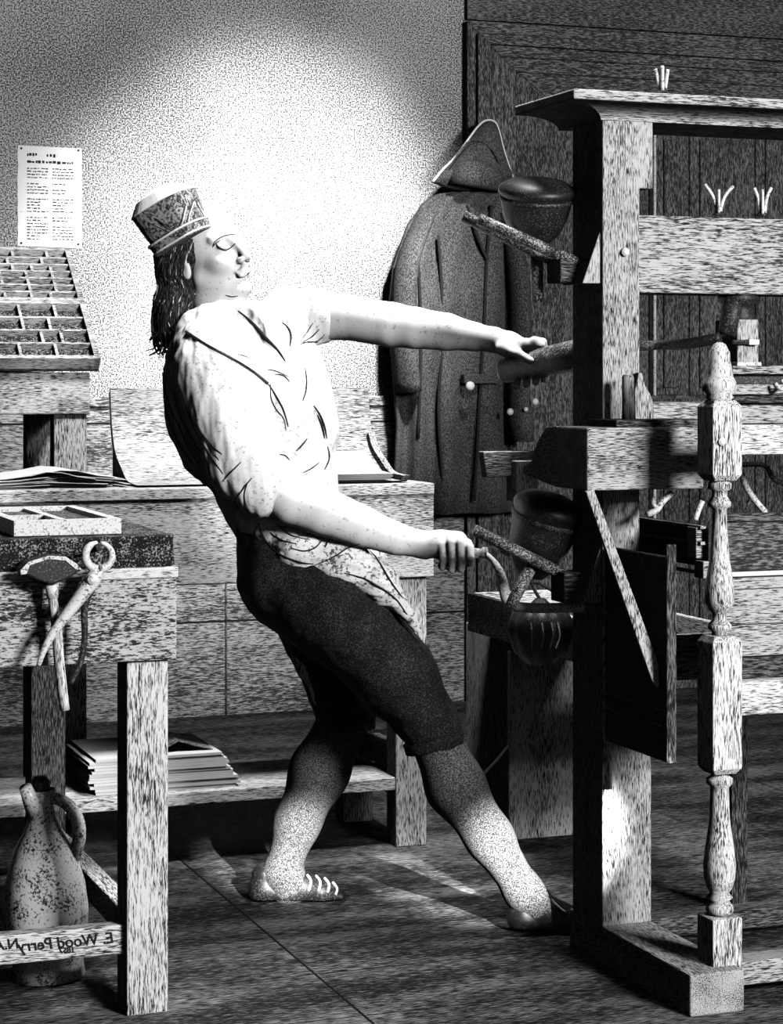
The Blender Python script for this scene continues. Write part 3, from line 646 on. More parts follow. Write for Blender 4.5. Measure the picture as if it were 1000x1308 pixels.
for pts in ([(628, 262), (622, 330), (618, 420), (612, 520), (606, 640)], [(596, 262), (606, 290), (616, 318), (622, 330)], [(560, 300), (566, 420), (560, 520), (566, 620)], [(534, 330), (538, 430), (534, 560)]):
    put('front_seam', tube(B(), [PY(a, c, yk-.075) for a, c in pts], .006, 8, 5), 'ink', t, smooth=True)
put('pocket_flap', box(B(), XY(580, yk), XY(626, yk), yk-.10, yk-.06, ZY(600, 490, yk), ZY(600, 478, yk)), 'coat_cloth', t, bevel=.004)
put('coat_peg', tube(B(), [PY(606, 226, YW-.05), PY(606, 224, yk-.03)], .010, 10), 'iron_dark', t)
# tricorne hat: turned-up front brim over a round crown
hc = PY(606, 215, yk-.01)
t = thing('cocked_hat', hc, 'dark tricorne hat with pale brim edging, hung above the coat', 'hat')
out = [(553, 232), (566, 216), (582, 200), (598, 178), (610, 162), (620, 154), (631, 155), (637, 166), (643, 190), (650, 212), (655, 226), (640, 236), (612, 243), (580, 242)]
sm_ = smooth_path([PY(a, c, yk-.06) for a, c in out+[out[0]]], 4)[:-1]
bm = B(); cxv = sum(sm_, Vector())/len(sm_); rings = []
for f, dy in ((1, 0), (.985, -.006), (.8, -.03), (.5, -.045), (.2, -.05)):
    rings.append([bm.verts.new(cxv.lerp(p, f)+Vector((0, dy, 0))) for p in sm_])
bk = [bm.verts.new(p+Vector((0, .02, 0))) for p in sm_]
n = len(sm_)
for a, c in zip([bk]+rings[:-1], rings):
    for k in range(n): bm.faces.new((a[k], a[(k+1) % n], c[(k+1) % n], c[k]))
bm.faces.new(rings[-1]); bm.faces.new(bk[::-1]); bmesh.ops.recalc_face_normals(bm, faces=bm.faces); put('turned_brim', bm, 'coat_cloth', t, smooth=True)
put('brim_edging', tube(B(), [PY(a, c, yk-.066) for a, c in out[:11]], .0042, 8, 4), 'pewter', t, smooth=True)
put('hat_crown', lathe(B(), [(.105, 0), (.10, .05), (.085, .085), (.04, .10)], PY(605, 240, yk-.075), (.12, 0, 1), 28), 'coat_cloth', t, smooth=True)
put('crown_band', tube(B(), smooth_path([PY(578, 206, yk-.13), PY(600, 180, yk-.11), PY(622, 185, yk-.11), PY(640, 207, yk-.13)], 5), .003, 6), 'coat_cloth', t)
# =================== THE PRINTER ===================
Z0 = 4.82
def fp(px, py, dz=0):
    Z = Z0+dz; return np.array([(px-500)*Z/FPX, Z, (HY-py)*Z/FPX])
def toworld(v): return CAM+RV*float(v[0])+FV*float(v[1])+UV*float(v[2])
R2 = 1/560.0
class Field:
    def __init__(s, lo, hi, vox):
        s.lo = np.array(lo, float); s.vox = vox; n = np.ceil((np.array(hi)-s.lo)/vox).astype(int)+1; s.n = n
        s.D = np.ones(n, np.float32); s.ax = [(s.lo[i]+vox*np.arange(n[i])).astype(np.float32) for i in range(3)]
    def block(s, lo, hi):
        a = np.clip(np.floor((np.array(lo)-s.lo)/s.vox).astype(int), 0, s.n-1); b = np.clip(np.ceil((np.array(hi)-s.lo)/s.vox).astype(int)+1, 1, s.n)
        b = np.maximum(b, a+1)
        sl = tuple(slice(a[i], b[i]) for i in range(3)); X, Y, Z = np.meshgrid(*[s.ax[i][sl[i]] for i in range(3)], indexing='ij'); return sl, X, Y, Z
    def comb(s, sl, d, k, mode):
        D = s.D[sl]
        if mode == 'u': h = np.clip(.5+.5*(D-d)/k, 0, 1); s.D[sl] = D*(1-h)+d*h-k*h*(1-h)
        elif mode == 's': h = np.clip(.5-.5*(D+d)/k, 0, 1); s.D[sl] = D*(1-h)-d*h+k*h*(1-h)
    def cone(s, a, b, ra, rb, k=.015, u=None, f=1.0, mode='u'):
        """tapered capsule; f<1 fattens it along the unit vector u"""
        a = np.asarray(a, float); b = np.asarray(b, float); r = max(ra, rb)/min(f, 1)+k+3*s.vox
        sl, X, Y, Z = s.block(np.minimum(a, b)-r, np.maximum(a, b)+r)
        ab = b-a; L2 = max(float(ab@ab), 1e-9); px, py, pz = X-a[0], Y-a[1], Z-a[2]
        t = np.clip((px*ab[0]+py*ab[1]+pz*ab[2])/L2, 0, 1); px -= t*ab[0]; py -= t*ab[1]; pz -= t*ab[2]
        if u is not None:
            q = (px*u[0]+py*u[1]+pz*u[2])*(f-1); px += q*u[0]; py += q*u[1]; pz += q*u[2]
        d = np.sqrt(px*px+py*py+pz*pz)-(ra+(rb-ra)*t); s.comb(sl, d.astype(np.float32), k, mode)
    def ell(s, c, r, M3=None, k=.015, mode='u'):
        c = np.asarray(c, float); r = np.asarray(r, float); R = r.max()+k+3*s.vox; sl, X, Y, Z = s.block(c-R, c+R)
        P = np.stack((X-c[0], Y-c[1], Z-c[2]))
        if M3 is not None: P = np.tensordot(M3.T, P, 1)
        q = P/r[:, None, None, None]; k0 = np.sqrt((q*q).sum(0)); k1 = np.sqrt(((q/r[:, None, None, None])**2).sum(0))+1e-9
        s.comb(sl, (k0*(k0-1)/k1).astype(np.float32), k, mode)
    def clip_below(s, z): s.D = np.maximum(s.D, (z-s.ax[2])[None, None, :].astype(np.float32))
    def clip_plane(s, p, n):
        n = np.asarray(n, float); n /= np.linalg.norm(n); X, Y, Z = np.meshgrid(*s.ax, indexing='ij', sparse=True)
        s.D = np.maximum(s.D, ((X-p[0])*n[0]+(Y-p[1])*n[1]+(Z-p[2])*n[2]).astype(np.float32))
    def mesh(s):
        D = s.D; S = D < 0; n = D.shape
        sh = [(i, j, k) for i in (0, 1) for j in (0, 1) for k in (0, 1)]
        cnt = np.zeros((n[0]-1, n[1]-1, n[2]-1), np.int8)
        for i, j, k in sh: cnt += S[i:n[0]-1+i, j:n[1]-1+j, k:n[2]-1+k]
        act = (cnt > 0) & (cnt < 8); idx = np.argwhere(act); vid = -np.ones(act.shape, np.int32); vid[act] = np.arange(len(idx))
        cv = np.stack([D[idx[:, 0]+i, idx[:, 1]+j, idx[:, 2]+k] for i, j, k in sh], 1); acc = np.zeros((len(idx), 3)); num = np.zeros(len(idx))
        for a in range(8):
            for b in range(a+1, 8):
                da = np.array(sh[a]); db = np.array(sh[b])
                if np.abs(da-db).sum() != 1: continue
                va, vb = cv[:, a], cv[:, b]; m = (va < 0) != (vb < 0); t = np.where(m, va/np.where(m, va-vb, 1), 0)
                acc[m] += (da+(db-da)*t[:, None])[m]; num += m
        V = s.lo+(idx+acc/num[:, None])*s.vox; Fs = []
        for ax in range(3):
            o1, o2 = [(1, 2), (2, 0), (0, 1)][ax]; A = np.take(S, range(n[ax]-1), ax); B_ = np.take(S, range(1, n[ax]), ax); e = np.argwhere(A != B_)
            ok = (e[:, o1] > 0) & (e[:, o2] > 0) & (e[:, o1] < n[o1]-1) & (e[:, o2] < n[o2]-1); e = e[ok]; ins = A[tuple(e.T)]
            q = []
            for d1, d2 in ((0, 0), (-1, 0), (-1, -1), (0, -1)):
                c = e.copy(); c[:, o1] += d1; c[:, o2] += d2; q.append(vid[tuple(c.T)])
            q = np.stack(q, 1); q[~ins] = q[~ins][:, ::-1]; Fs.append(q)
        return V, np.concatenate(Fs)
def fmesh(name, fld, mat, parent, disp=None):
    V, Fc = fld.mesh(); W = np.array(CAM)+V[:, :1]*np.array(RV)+V[:, 1:2]*np.array(FV)+V[:, 2:]*np.array(UV)
    me = bpy.data.meshes.new(name); off = np.array(root_loc(parent)) if parent else np.zeros(3)
    me.from_pydata((W-off).tolist(), [], Fc.tolist()); me.materials.append(M[mat])
    me.polygons.foreach_set('use_smooth', [True]*len(me.polygons)); me.update()
    if disp:
        co = np.empty(len(V)*3); me.vertices.foreach_get('co', co); nr = np.empty(len(V)*3); me.vertex_normals.foreach_get('vector', nr)
        a = disp(V); co = co.reshape(-1, 3)+nr.reshape(-1, 3)*a[:, None]; me.vertices.foreach_set('co', co.ravel()); me.update()
    o = bpy.data.objects.new(name, me); COL.objects.link(o)
    if parent: o.parent = parent
    return o
DEP = np.array([0, 1., 0])
pl = toworld(fp(470, 1170)); pl.z = 0
man = bpy.data.objects.new('person', None); COL.objects.link(man); man.location = pl
tag(man, 'person in paper cap, white shirt and dark breeches, leaning back to pull the press bar', 'person')
VX = .0042
# ----- head frame -----
ps, ph_ = math.radians(36), math.radians(17)
f0 = np.array([math.cos(ps), -math.sin(ps), 0]); n0 = np.array([-math.sin(ps), -math.cos(ps), 0])   # n0: the side nearer the viewer
Rl = np.array([[math.cos(ph_), 0, -math.sin(ph_)], [0, 1, 0], [math.sin(ph_), 0, math.cos(ph_)]])
hf, hn, hu = Rl@f0, Rl@n0, Rl@np.array([0, 0, 1.])
HM = np.stack((hf, hn, hu), 1)
ho = fp(288, 313, -.02)-(hf*.088+hn*.032)
def H(x, y, z): return ho+hf*x+hn*y+hu*z
body = Field(fp(170, 1200, -.5)+np.array([0, 0, -.05]), fp(770, 225, .45), VX)
b_ = body
# head
b_.ell(H(-.012, 0, .035), (.098, .076, .090), HM)
b_.ell(H(.028, 0, -.028), (.064, .060, .078), HM, .02)
for s in (-1, 1):
    b_.cone(H(.005, s*.050, -.055), H(.062, s*.014, -.100), .018, .016, .02)
    b_.ell(H(.062, s*.036, -.034), (.022, .020, .018), HM, .02)
    b_.cone(H(.083, s*.014, .020), H(.068, s*.048, .020), .009, .009, .012)
b_.ell(H(.072, 0, -.103), (.020, .022, .017), HM, .015)
for s in (-1, 1):
    b_.ell(H(.092, s*.031, -.002), (.016, .019, .011), HM, .010, 's')
    b_.ell(H(.074, s*.031, -.001), (.0145, .015, .0125), HM, .003)
b_.cone(H(.088, 0, .008), H(.112, 0, -.036), .0085, .0105, .010)
for s in (-1, 1): b_.ell(H(.100, s*.012, -.042), (.012, .008, .008), HM, .005)
b_.ell(H(.096, 0, -.052), (.008, .006, .006), HM, .006)
b_.cone(H(.086, -.020, -.066), H(.086, .020, -.066), .004, .004, .006); b_.cone(H(.0945, -.009, -.0635), H(.0945, .009, -.0635), .0055, .0055, .006)
b_.cone(H(.090, -.014, -.0745), H(.090, .014, -.0745), .0062, .0062, .006)
b_.cone(H(.1025, -.018, -.0690), H(.1025, .018, -.0690), .0022, .0022, .002, mode='s')
for s in (-1, 1):
    b_.ell(H(-.010, s*.078, -.020), (.017, .009, .030), HM, .008); b_.ell(H(-.006, s*.089, -.018), (.009, .006, .018), HM, .004, 's')
# neck and trunk (hidden trunk stays inside the clothes)
b_.cone(H(-.022, 0, -.075), fp(285, 425, .03), .054, .060, .03); b_.cone(H(.02, 0, -.09), fp(315, 440, .0), .030, .045, .03)
b_.cone(fp(275, 455, -.10), fp(355, 425, .12), .060, .055, .04)
b_.cone(fp(308, 480), fp(330, 560), .110, .105, .05, DEP, .8); b_.cone(fp(335, 580), fp(385, 700), .095, .105, .05, DEP, .75)
# legs
b_.cone(fp(405, 745, -.09), fp(548, 925, -.13), .085, .052, .03); b_.cone(fp(400, 750, .09), fp(440, 915, .11), .085, .052, .03)
nearleg = [(553, 935, -.13, .050), (582, 1005, -.135, .056), (625, 1070, -.14, .043), (668, 1138, -.14, .032)]
farleg = [(440, 918, .11, .052), (408, 985, .125, .060), (380, 1050, .13, .044), (360, 1115, .13, .033)]
for lg in (nearleg, farleg):
    for (a, b2, c, r), (a2, b3, c2, r2) in zip(lg, lg[1:]): b_.cone(fp(a, b2, c), fp(a2, b3, c2), r, r2, .03)
b_.cone(fp(672, 1150, -.14), fp(735, 1184, -.14), .030, .016, .02); b_.cone(fp(358, 1128, .13), fp(420, 1146, .13), .030, .014, .02)
# arms
nearA = [(276, 485, -.15, .056), (345, 622, -.185, .052), (372, 640, -.19, .054), (410, 652, -.19, .055), (460, 672, -.185, .047), (505, 688, -.18, .037), (541, 696, -.175, .030)]
farA = [(368, 408, .13, .055), (440, 405, .10, .054), (500, 415, .06, .053), (530, 419, .04, .049), (570, 424, .02, .044), (605, 430, -.0, .034), (630, 434, -.02, .028)]
for ar in (nearA, farA):
    for (a, b2, c, r), (a2, b3, c2, r2) in zip(ar, ar[1:]): b_.cone(fp(a, b2, c), fp(a2, b3, c2), r-.002, r2-.001, .006)
# near hand: fist round the crank grip
b_.cone(fp(541, 696, -.175), fp(562, 696, -.185), .028, .029, .012, DEP, .9)
b_.cone(fp(562, 694, -.185), fp(584, 692, -.195), .029, .024, .012)
for i, (x, yb, yt_) in enumerate(((564, 684, 726), (576, 681, 729), (588, 682, 728), (599, 687, 722))):
    zg = -.175-.010*i; r = (.0092, .0098, .0098, .0085)[i]
    k0, k1 = fp(x-2, yb+6, zg-.018), fp(x+1, yb+12, zg-.040); k2 = fp(x+2, (yb+yt_)/2+8, zg-.045); k3 = fp(x+1, yt_-2, zg-.030); k4 = fp(x-1, yt_-3, zg-.006)
    b_.cone(k0, k1, r*1.15, r*1.1, .006); b_.cone(k1, k2, r*1.08, r, .0025); b_.cone(k2, k3, r, r*.92, .0025); b_.cone(k3, k4, r*.92, r*.85, .0025)
b_.cone(fp(556, 704, -.165), fp(575, 716, -.150), .014, .011, .01); b_.cone(fp(575, 716, -.150), fp(598, 716, -.160), .011, .009, .005)
# far hand: over the bar sleeve
b_.cone(fp(630, 434, -.02), fp(650, 440, -.04), .027, .028, .012); b_.cone(fp(650, 440, -.04), fp(672, 447, -.055), .027, .023, .012)
for i, (x, y, dz) in enumerate(((655, 450, -.075), (667, 447, -.085), (679, 444, -.09), (690, 441, -.095))):
    r = (.0085, .0095, .0098, .0092)[i]
    # out over the top of the sleeve, down its far side, tips coming round underneath
    c0 = fp(x-8, y-6, dz+.01); c1 = fp(x+3, y-4, dz+.03); c2 = fp(x+7, y+14, dz+.045); c3 = fp(x+6, y+36, dz+.030); c4 = fp(x+5, y+44, dz-.002)
    b_.cone(c0, c1, r*1.1, r*1.05, .006); b_.cone(c1, c2, r*1.03, r, .0025); b_.cone(c2, c3, r, r*.92, .0025); b_.cone(c3, c4, r*.92, r*.86, .0025)
b_.cone(fp(640, 444, -.06), fp(662, 452, -.10), .013, .011, .008); b_.cone(fp(662, 452, -.10), fp(678, 461, -.112), .0105, .0088, .004)
b_.cone(fp(650, 444, -.065), fp(690, 442, -.085), .018, .012, .01)
skin = fmesh('body', body, 'skin', man)
# ----- shirt -----
sh = Field(fp(185, 740, -.42), fp(450, 375, .40), VX)
sh.cone(fp(268, 452, -.11), fp(372, 416, .13), .068, .058, .05)
sh.cone(fp(295, 468), fp(318, 520), .148, .160, .06, DEP, .95)
sh.cone(fp(318, 520), fp(350, 610), .160, .128, .06, DEP, .9)
sh.cone(fp(350, 610), fp(378, 690), .128, .118, .05, DEP, .85)
sh.cone(fp(243, 500, -.02), fp(262, 580, -.02), .065, .050, .05); sh.cone(fp(370, 470, .03), fp(396, 545, .02), .075, .065, .05)
sh.cone(fp(315, 645, -.05), fp(345, 668, -.08), .030, .030, .03)
sh.cone(fp(262, 425, .0), fp(318, 415, .03), .058, .052, .03)
sh.cone(H(.03, 0, -.20), H(.10, 0, -.06), .030, .05, .02, mode='s')
# sleeves
sh.cone(fp(270, 478, -.15), fp(310, 590, -.185), .088, .082, .03); sh.cone(fp(310, 590, -.185), fp(332, 622, -.19), .084, .068, .02)
sh.cone(fp(368, 406, .12), fp(404, 404, .11), .074, .066, .03)
# open neck: long V notch
va, vb = fp(305, 400, -.19), fp(360, 462, -.21)
sh.cone(fp(312, 398, -.10), fp(362, 462, -.155), .040, .004, .006, mode='s')
# drapery grooves
def groove(f, pts, r=.006, k=.008, mode='s'):
    for a, c in zip(pts, pts[1:]): f.cone(a, c, r, r, k, mode=mode)
from itertools import product
def cloth_noise(sc, amp, st=(1, 1, 1)):
    def fn(V):
        return np.array([noise.noise(Vector((v[0]*st[0], v[1]*st[1], v[2]*st[2]))*sc)+.5*noise.noise(Vector((v[0]*st[0], v[1]*st[1], v[2]*st[2]))*sc*2.3) for v in V])*amp
    return fn
shirt = fmesh('shirt', sh, 'shirt_cloth', man, cloth_noise(26, .0045, (1.6, 1, .5)))
# ----- breeches -----
br = Field(fp(285, 985, -.42), fp(620, 640, .42), VX)
br.cone(fp(345, 668), fp(385, 735), .092, .125, .05, DEP, .82)
br.cone(fp(375, 735, -.07), fp(425, 770, -.1), .125, .118, .04); br.cone(fp(425, 770, -.10), fp(503, 860, -.13), .118, .088, .04); br.cone(fp(503, 860, -.13), fp(549, 925, -.13), .088, .066, .03); br.cone(fp(550, 925, -.13), fp(556, 946, -.13), .066, .062, .01)
br.cone(fp(385, 740, .07), fp(425, 810, .10), .115, .105, .04); br.cone(fp(425, 810, .10), fp(440, 900, .11), .105, .076, .03); br.cone(fp(440, 900, .11), fp(443, 925, .11), .072, .068, .01)
br.cone(fp(455, 840, -.04), fp(468, 880, -.02), .06, .03, .03)
V0 = fp(556, 946, -.13)
breeches = fmesh('breeches', br, 'breeches_cloth', man, cloth_noise(18, .005, (1, 1, 1)))
for a, c, r in ((fp(522, 962, -.13), fp(586, 944, -.13), .066),):
    ctr = (a+c)/2; ax = fp(556, 950, -.13)-fp(548, 925, -.13)
    put('knee_band', lathe(B(), [(r*.99, -.014), (r*1.03, -.012), (r*1.03, .008), (r*.99, .010)], toworld(fp(554, 948, -.13)), toworld(fp(562, 975, -.13))-toworld(fp(552, 942, -.13)), 32), 'breeches_cloth', man, smooth=True)
    kb = put('knee_buckle', box(B(), -.011, .011, -.003, .003, -.008, .008), 'iron_bright', man); kb.location = toworld(fp(549, 955, -.20))-man.location
# ----- stockings -----
for lg, e in ((nearleg, 1), (farleg, 1)):
    sf = Field(np.minimum(fp(lg[0][0], lg[0][1], lg[0][2]), fp(*lg[-1][:3]))-.10, np.maximum(fp(lg[0][0], lg[0][1], lg[0][2]), fp(*lg[-1][:3]))+.10, .0038)
    for (a, b2, c, r), (a2, b3, c2, r2) in zip(lg, lg[1:]): sf.cone(fp(a, b2, c), fp(a2, b3, c2), r+.006, r2+.006, .03)
    a, b2, c, r = lg[-1]; sf.cone(fp(a, b2, c), fp(a+(14 if lg is nearleg else 6), b2+22, c), r+.006, r+.004, .02)
    sf.cone(fp(a, b2, c), fp(a+30, b2+(20 if lg is nearleg else 22), c-.01), r+.002, .022, .03)
    fmesh('stocking', sf, 'stocking_cloth', man)
# ----- shoes -----
def shoe(pts, fy, dz, ext):
    sfl = Field(fp(pts[0][0]-30, fy+6, dz-.12), fp(pts[-1][0]+45, pts[0][1]-70, dz+.12), .0034)
    for (a, b2, r, f), (a2, b3, r2, f2) in zip(pts, pts[1:]): sfl.cone(fp(a, b2, dz), fp(a2, b3, dz), r, r2, .012, DEP, f)
    for e in ext: sfl.cone(fp(e[0][0], e[0][1], dz), fp(e[1][0], e[1][1], dz), e[2], e[3], .012, DEP, .9)
    sfl.clip_below(-CAMZ+.001)
    s = fmesh('shoe', sfl, 'leather', man); return s
s1 = shoe([(668, 1158, .030, .95), (668, 1172, .034, .95), (700, 1180, .032, .85), (735, 1183, .028, .75), (765, 1186, .020, .7)], 1195, -.14, [((692, 1160), (735, 1176), .034, .028)])
s2 = shoe([(338, 1118, .030, .95), (336, 1136, .032, .95), (372, 1141, .031, .85), (410, 1139, .029, .75), (434, 1145, .016, .7)], 1157, .13, [((374, 1126), (412, 1137), .031, .028)])
for s, P in ((s1, [((700, 1146), (712, 1158), (724, 1166)), ((716, 1140), (708, 1152), (700, 1160)), ((722, 1150), (716, 1162), (709, 1170))]),
             (s2, [((392, 1112), (398, 1124), (394, 1136)), ((402, 1114), (411, 1124), (408, 1136)), ((414, 1118), (423, 1127), (421, 1138)), ((426, 1124), (434, 1133), (430, 1143)), ((388, 1106), (396, 1110), (404, 1115))])):
    pass
# ----- apron rolled round the waist, and its tail -----
ap = Field(fp(300, 920, -.45), fp(560, 630, .3), VX)
ap.cone(fp(342, 678, -.11), fp(380, 702, -.155), .030, .040, .03); ap.cone(fp(380, 702, -.155), fp(440, 722, -.16), .040, .050, .03, None)
ap.cone(fp(440, 722, -.155), fp(485, 745, -.175), .050, .040, .03); ap.cone(fp(485, 745, -.175), fp(522, 785, -.18), .036, .014, .02); ap.cone(fp(522, 785, -.18), fp(540, 818, -.175), .014, .005, .01)
ap.cone(fp(440, 690, -.05), fp(470, 720, -.08), .040, .045, .04)
ap.cone(fp(420, 610, .0), fp(436, 670, .0), .05, .055, .03, DEP, .6)
groove(ap, [fp(440, 735, -.255), fp(480, 750, -.235), (fp(520, 790, -.205))], .006)
apron = fmesh('apron', ap, 'apron_cloth', man, cloth_noise(30, .006, (.5, 1, 1.6)))
tl = Field(fp(340, 915, -.1), fp(420, 765, .25), .0036)
tl.cone(fp(370, 778, .04), fp(392, 850, .05), .030, .024, .02, DEP, 1.6); tl.cone(fp(392, 850, .05), fp(404, 898, .06), .024, .006, .02, DEP, 1.6)
fmesh('apron_tail', tl, 'apron_cloth', man, cloth_noise(40, .004, (2, 1, .3)))
# ----- surface lines: strap, neck opening, folds, features -----
bpy.context.view_layer.update()
def bvh(o):
    me = o.data; off = root_loc(o); return BVHTree.FromPolygons([v.co+off for v in me.vertices], [tuple(p.vertices) for p in me.polygons])
bs, bb, bbr, bap = bvh(shirt), bvh(skin), bvh(breeches), bvh(apron)
def hit(trees, px, py):
    d = (PZ(px, py, 1)-CAM).normalized(); best = None
    for tr in trees:
        h = tr.ray_cast(CAM, d)
        if h[0] is not None and (best is None or h[3] < best[3]): best = h
    return best[0]+best[1]*OFF[0] if best else None
OFF = [.0012]
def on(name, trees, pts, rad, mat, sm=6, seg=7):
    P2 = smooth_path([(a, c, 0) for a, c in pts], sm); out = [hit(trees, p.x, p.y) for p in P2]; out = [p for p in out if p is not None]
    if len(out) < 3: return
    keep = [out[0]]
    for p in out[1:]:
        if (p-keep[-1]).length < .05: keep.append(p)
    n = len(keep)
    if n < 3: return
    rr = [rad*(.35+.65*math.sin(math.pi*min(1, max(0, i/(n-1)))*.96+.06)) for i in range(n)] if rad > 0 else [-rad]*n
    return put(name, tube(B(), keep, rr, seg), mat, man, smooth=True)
T = [bs, bb]
on('neck_strap', T, [(238, 424), (262, 440), (290, 455), (320, 473), (342, 490)], -.0034, 'leather')
on('strap_end', T, [(342, 490), (352, 505), (362, 525), (368, 545)], .0022, 'ink')
on('neck_edging', T, [(304, 397), (322, 412), (342, 434), (356, 450), (364, 462)], .0036, 'ink')
on('neck_edging', T, [(360, 412), (368, 420), (371, 430), (370, 442)], .0032, 'ink')
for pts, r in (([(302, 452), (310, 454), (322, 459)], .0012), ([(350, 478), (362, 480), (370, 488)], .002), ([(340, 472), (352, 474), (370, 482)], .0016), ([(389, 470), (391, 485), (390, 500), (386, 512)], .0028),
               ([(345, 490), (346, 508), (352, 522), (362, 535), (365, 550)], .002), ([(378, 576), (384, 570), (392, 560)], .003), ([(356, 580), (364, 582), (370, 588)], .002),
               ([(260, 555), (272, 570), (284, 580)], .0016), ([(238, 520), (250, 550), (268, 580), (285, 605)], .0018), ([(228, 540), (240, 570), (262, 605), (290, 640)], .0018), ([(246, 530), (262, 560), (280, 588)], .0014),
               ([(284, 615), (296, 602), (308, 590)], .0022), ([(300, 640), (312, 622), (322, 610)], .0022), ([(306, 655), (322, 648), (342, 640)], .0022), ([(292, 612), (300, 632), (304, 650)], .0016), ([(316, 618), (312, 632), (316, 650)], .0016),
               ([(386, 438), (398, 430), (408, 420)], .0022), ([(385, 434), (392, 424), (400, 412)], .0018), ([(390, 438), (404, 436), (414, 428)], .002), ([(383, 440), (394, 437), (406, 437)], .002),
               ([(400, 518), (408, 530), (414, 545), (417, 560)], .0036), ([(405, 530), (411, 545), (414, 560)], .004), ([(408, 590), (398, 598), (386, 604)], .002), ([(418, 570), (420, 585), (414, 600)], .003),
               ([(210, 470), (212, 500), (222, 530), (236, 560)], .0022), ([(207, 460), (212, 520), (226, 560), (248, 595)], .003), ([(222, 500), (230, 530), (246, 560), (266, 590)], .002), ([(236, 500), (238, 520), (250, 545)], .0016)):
    on('fold_shade', T, pts, r*.72, 'ink')  # dark tubes paint the crease shade onto the shirt
TA = [bap, bs, bbr, bb]
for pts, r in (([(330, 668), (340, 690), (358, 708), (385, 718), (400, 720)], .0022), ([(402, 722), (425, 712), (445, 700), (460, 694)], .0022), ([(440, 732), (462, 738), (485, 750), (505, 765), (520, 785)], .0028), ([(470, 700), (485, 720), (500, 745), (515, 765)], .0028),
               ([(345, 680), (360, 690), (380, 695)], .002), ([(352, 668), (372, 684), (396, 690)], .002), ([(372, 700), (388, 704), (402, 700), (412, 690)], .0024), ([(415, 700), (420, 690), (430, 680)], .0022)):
    on('fold_shade', TA, pts, r*.75, 'ink')  # crease shade painted the same way on apron and waist
hd = [bb]
for pts, r in (([(272, 316), (274, 309), (282, 303), (292, 300), (302, 300)], .0013), ([(276, 311), (280, 316), (287, 319), (294, 317), (301, 311)], .0018)):
    on('eyebrow' if pts[0][1] == 316 and r < .0015 else 'eyelashes', hd, pts, r, 'ink')
on('eyelid_line', hd, [(273, 314), (276, 310), (281, 307)], .0012, 'ink')
on('nostril', hd, [(313, 333), (317, 334), (324, 330)], .0016, 'ink')
on('mouth_line', hd, [(315, 351), (318, 348), (324, 344)], .0018, 'ink')
on('chin_line', hd, [(288, 377), (296, 379), (304, 378)], .0014, 'ink')
# ----- hair -----
hr = Field(fp(180, 470, -.2), fp(300, 250, .25), .0036)
hr.ell(H(-.030, 0, .030), (.094, .088, .075), HM)
hr.cone(H(-.050, .030, .0), H(-.072, .035, -.08), .058, .042, .03); hr.cone(H(-.050, -.02, .0), H(-.070, -.01, -.08), .058, .040, .03)
hr.cone(fp(226, 335, .045), fp(222, 390, .035), .044, .040, .03); hr.cone(fp(222, 390, .035), fp(220, 428, .02), .040, .034, .03)
hr.ell(H(.084, 0, .0), (.066, .15, .09), HM, .01, 's')
hair = fmesh('hair', hr, 'hair_base', man, cloth_noise(40, .004))
bh = bvh(hair); OFF[0] = .002
rnd = random.Random(4); bm = B()
def strand(bm, pts, r):
    P2 = smooth_path([(a, c, 0) for a, c in pts], 5); out = []; last = None
    for p in P2:
        h = hit([bh], p.x, p.y)
        if h is None: h = PZ(p.x, p.y, last if last else Z0-.02)
        else: last = (h-CAM).dot(FV)
        out.append(h)
    # keep depth continuous
    q = [out[0]]
    for p in out[1:]:
        zq = (q[-1]-CAM).dot(FV); zp = (p-CAM).dot(FV)
        if abs(zp-zq) > .02: p = CAM+(p-CAM)*((zq+.01*(1 if zp > zq else -1))/zp)
        q.append(p)
    n = len(q); tube(bm, q, [r*(.4+.6*math.sin(math.pi*(.12+.82*i/(n-1)))) for i in range(n)], 6)
bl = B()
for k in range(84):
    u = rnd.random(); v = rnd.uniform(-1, 1); light = k % 3 == 0; tgt = bl if light else bm
    x0 = 205+u*54; y0 = 326-u*28
    x1 = 202+u*40+v*3; x2 = 204+u*44+v*4; x3 = 198+u*42+v*5; y3 = 438+rnd.uniform(-12, 14)-abs(u-.5)*10
    sw = rnd.uniform(-5, 6)
    strand(tgt, [(x0, y0), (x1+sw, 346), (x2-sw*.6, 370), (x3-3+sw, 400), (x3+sw*1.6, y3-8), (x3-6+rnd.uniform(-10, 14), y3+rnd.uniform(0, 9))], rnd.uniform(.0014, .0022) if light else rnd.uniform(.002, .0036))
put('light_strands', bl, 'hair_strand', man, smooth=True)
for k in range(8):   # lock framing the ear
    strand(bm, [(262-k*.8, 300), (252-k, 325), (243-k, 350), (233+k*.5, 375), (240+k, 400), (243+k*.8, 418)], .002)
put('hair_strands', bm, 'hair_base', man, smooth=True)
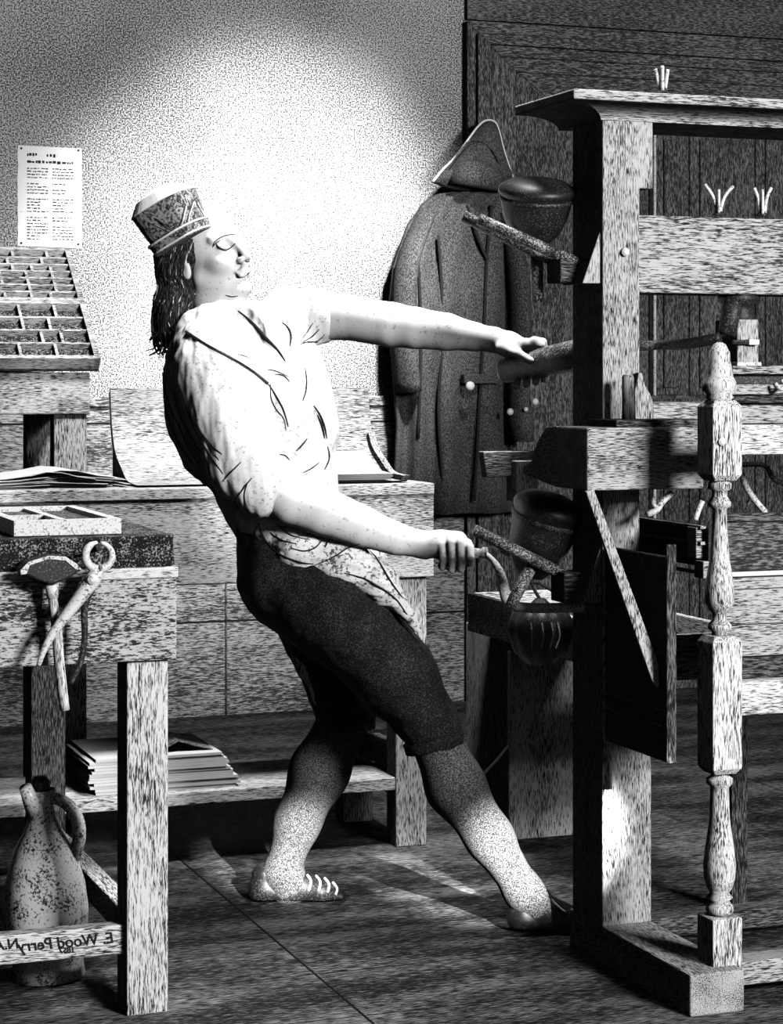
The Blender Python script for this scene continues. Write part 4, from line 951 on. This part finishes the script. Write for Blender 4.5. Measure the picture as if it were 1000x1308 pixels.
# ----- folded paper cap -----
cb = fp(236, 308, -.01); tilt = math.radians(29)
cu_ = np.array([-math.sin(tilt), .0, math.cos(tilt)]); cf = np.array([math.cos(tilt)*math.cos(.30), -math.sin(.30), math.sin(tilt)*math.cos(.30)]); cf -= cu_*(cf@cu_); cf /= np.linalg.norm(cf); cn = np.cross(cu_, cf)
def CP(x, y, z): return toworld(cb+cf*x+cn*y+cu_*z)
def capring(hx, hy, z, n=40, p=3.2):
    out = []
    for k in range(n):
        a = 2*math.pi*k/n; c, s = math.cos(a), math.sin(a); r = (abs(c)**p+abs(s)**p)**(-1/p); out.append(CP(hx*c*r, hy*s*r, z))
    return out
def capshell(specs, close_top=True):
    bm = B(); rings = [[bm.verts.new(p) for p in capring(*s)] for s in specs]
    for a, c in zip(rings, rings[1:]):
        for k in range(40): bm.faces.new((a[k], a[(k+1) % 40], c[(k+1) % 40], c[k]))
    bm.faces.new(rings[0][::-1]); bm.faces.new(rings[-1]); bmesh.ops.recalc_face_normals(bm, faces=bm.faces); return bm
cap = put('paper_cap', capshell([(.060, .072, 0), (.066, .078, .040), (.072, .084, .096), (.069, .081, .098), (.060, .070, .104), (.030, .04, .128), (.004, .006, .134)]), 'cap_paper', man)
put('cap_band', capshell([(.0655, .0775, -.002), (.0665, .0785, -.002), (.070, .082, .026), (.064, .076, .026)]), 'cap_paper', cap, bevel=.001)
put('cap_top', capshell([(.0735, .0855, .0965), (.0735, .0855, .0985), (.050, .065, .122), (.02, .03, .134)]), 'white_paper', cap)  # light falling on the top is put into its whiter paper
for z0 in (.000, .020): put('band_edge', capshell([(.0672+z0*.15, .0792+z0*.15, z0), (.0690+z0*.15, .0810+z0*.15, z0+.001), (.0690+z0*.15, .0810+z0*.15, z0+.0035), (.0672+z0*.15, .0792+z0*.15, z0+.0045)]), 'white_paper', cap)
bc = bvh(cap); OFF[0] = .0012
for pts in ([(178, 266), (200, 280), (224, 296)], [(246, 256), (240, 275), (236, 300)], [(250, 258), (262, 280), (266, 288)], [(190, 285), (206, 292), (220, 300)], [(236, 262), (232, 280), (226, 296)]):
    P2 = [hit([bc], a, c) for a, c in pts]
    if all(p is not None for p in P2): put('fold_crease', tube(B(), P2, .0013, 6, 3), 'ink', cap); put('fold_edge', tube(B(), [p+Vector((.003, 0, -.003)) for p in P2], .0012, 6, 3), 'white_paper', cap)
# shoe laces, with crease highlights painted in as pale pewter
for s, P in ((s1, [((700, 1146), (712, 1158), (722, 1166)), ((718, 1142), (708, 1152), (699, 1163))]),
             (s2, [((392, 1118), (397, 1126), (394, 1138)), ((403, 1119), (409, 1127), (407, 1138)), ((414, 1122), (420, 1130), (418, 1140)), ((424, 1127), (430, 1135), (428, 1143))])):
    tr = bvh(s)
    for pts in P:
        q = [hit([tr], a, c) for a, c in pts]
        if all(p is not None for p in q): put('lace_highlight', tube(B(), q, .0032, 6, 3), 'pewter', s, smooth=True)
# =================== LIGHT ===================
def area(name, loc, tgt, size, power, col=(1, 1, 1), size_y=None):
    l = bpy.data.lights.new(name, 'AREA'); l.energy = power; l.size = size; l.color = col
    if size_y: l.shape = 'RECTANGLE'; l.size_y = size_y
    o = bpy.data.objects.new(name, l); COL.objects.link(o); o.location = loc
    o.rotation_euler = (Vector(tgt)-Vector(loc)).to_track_quat('-Z', 'Y').to_euler(); return o
def spot(name, loc, tgt, power, ang, blend, rad):
    l = bpy.data.lights.new(name, 'SPOT'); l.energy = power; l.spot_size = math.radians(ang); l.spot_blend = blend; l.shadow_soft_size = rad
    o = bpy.data.objects.new(name, l); COL.objects.link(o); o.location = loc
    o.rotation_euler = (Vector(tgt)-Vector(loc)).to_track_quat('-Z', 'Y').to_euler(); return o
area('window_light', (3.6, -1.6, 2.9), (1.4, 4.6, .9), 1.3, 540)
gl = PY(325, 335, YW)
spot('added_fill_spot', (gl.x+.5, 5.3, 3.2), gl+Vector((0, 0, -.10)), 1450, 41, 1.0, .12)  # unseen spot added for the glow on the wall behind the head
spot('added_fill_spot', (2.02, 4.30, 3.25), (1.35, 5.0, .9), 420, 95, 1.0, .30)  # unseen overhead spot added to brighten bench, shoulders and arms
spot('added_shin_spot', (1.97, -1.3, 2.3), PZ(645, 1100, 4.68), 14000, 3.0, 1.0, .02)  # narrow spot added to whiten the near shin
spot('added_shin_spot', (1.30, -1.3, 2.3), PZ(374, 1096, 4.95), 12000, 2.6, 1.0, .02)  # second added spot, for the far shin
w = bpy.data.worlds.new('world'); bpy.context.scene.world = w; w.use_nodes = True
w.node_tree.nodes['Background'].inputs[0].default_value = (1, 1, 1, 1); w.node_tree.nodes['Background'].inputs[1].default_value = .17
sc = bpy.context.scene; sc.view_settings.view_transform = 'Standard'; sc.view_settings.look = 'None'
sc.view_settings.gamma = 1; sc.view_settings.exposure = 0; sc.view_settings.use_curve_mapping = False
sc.cycles.diffuse_bounces = 0
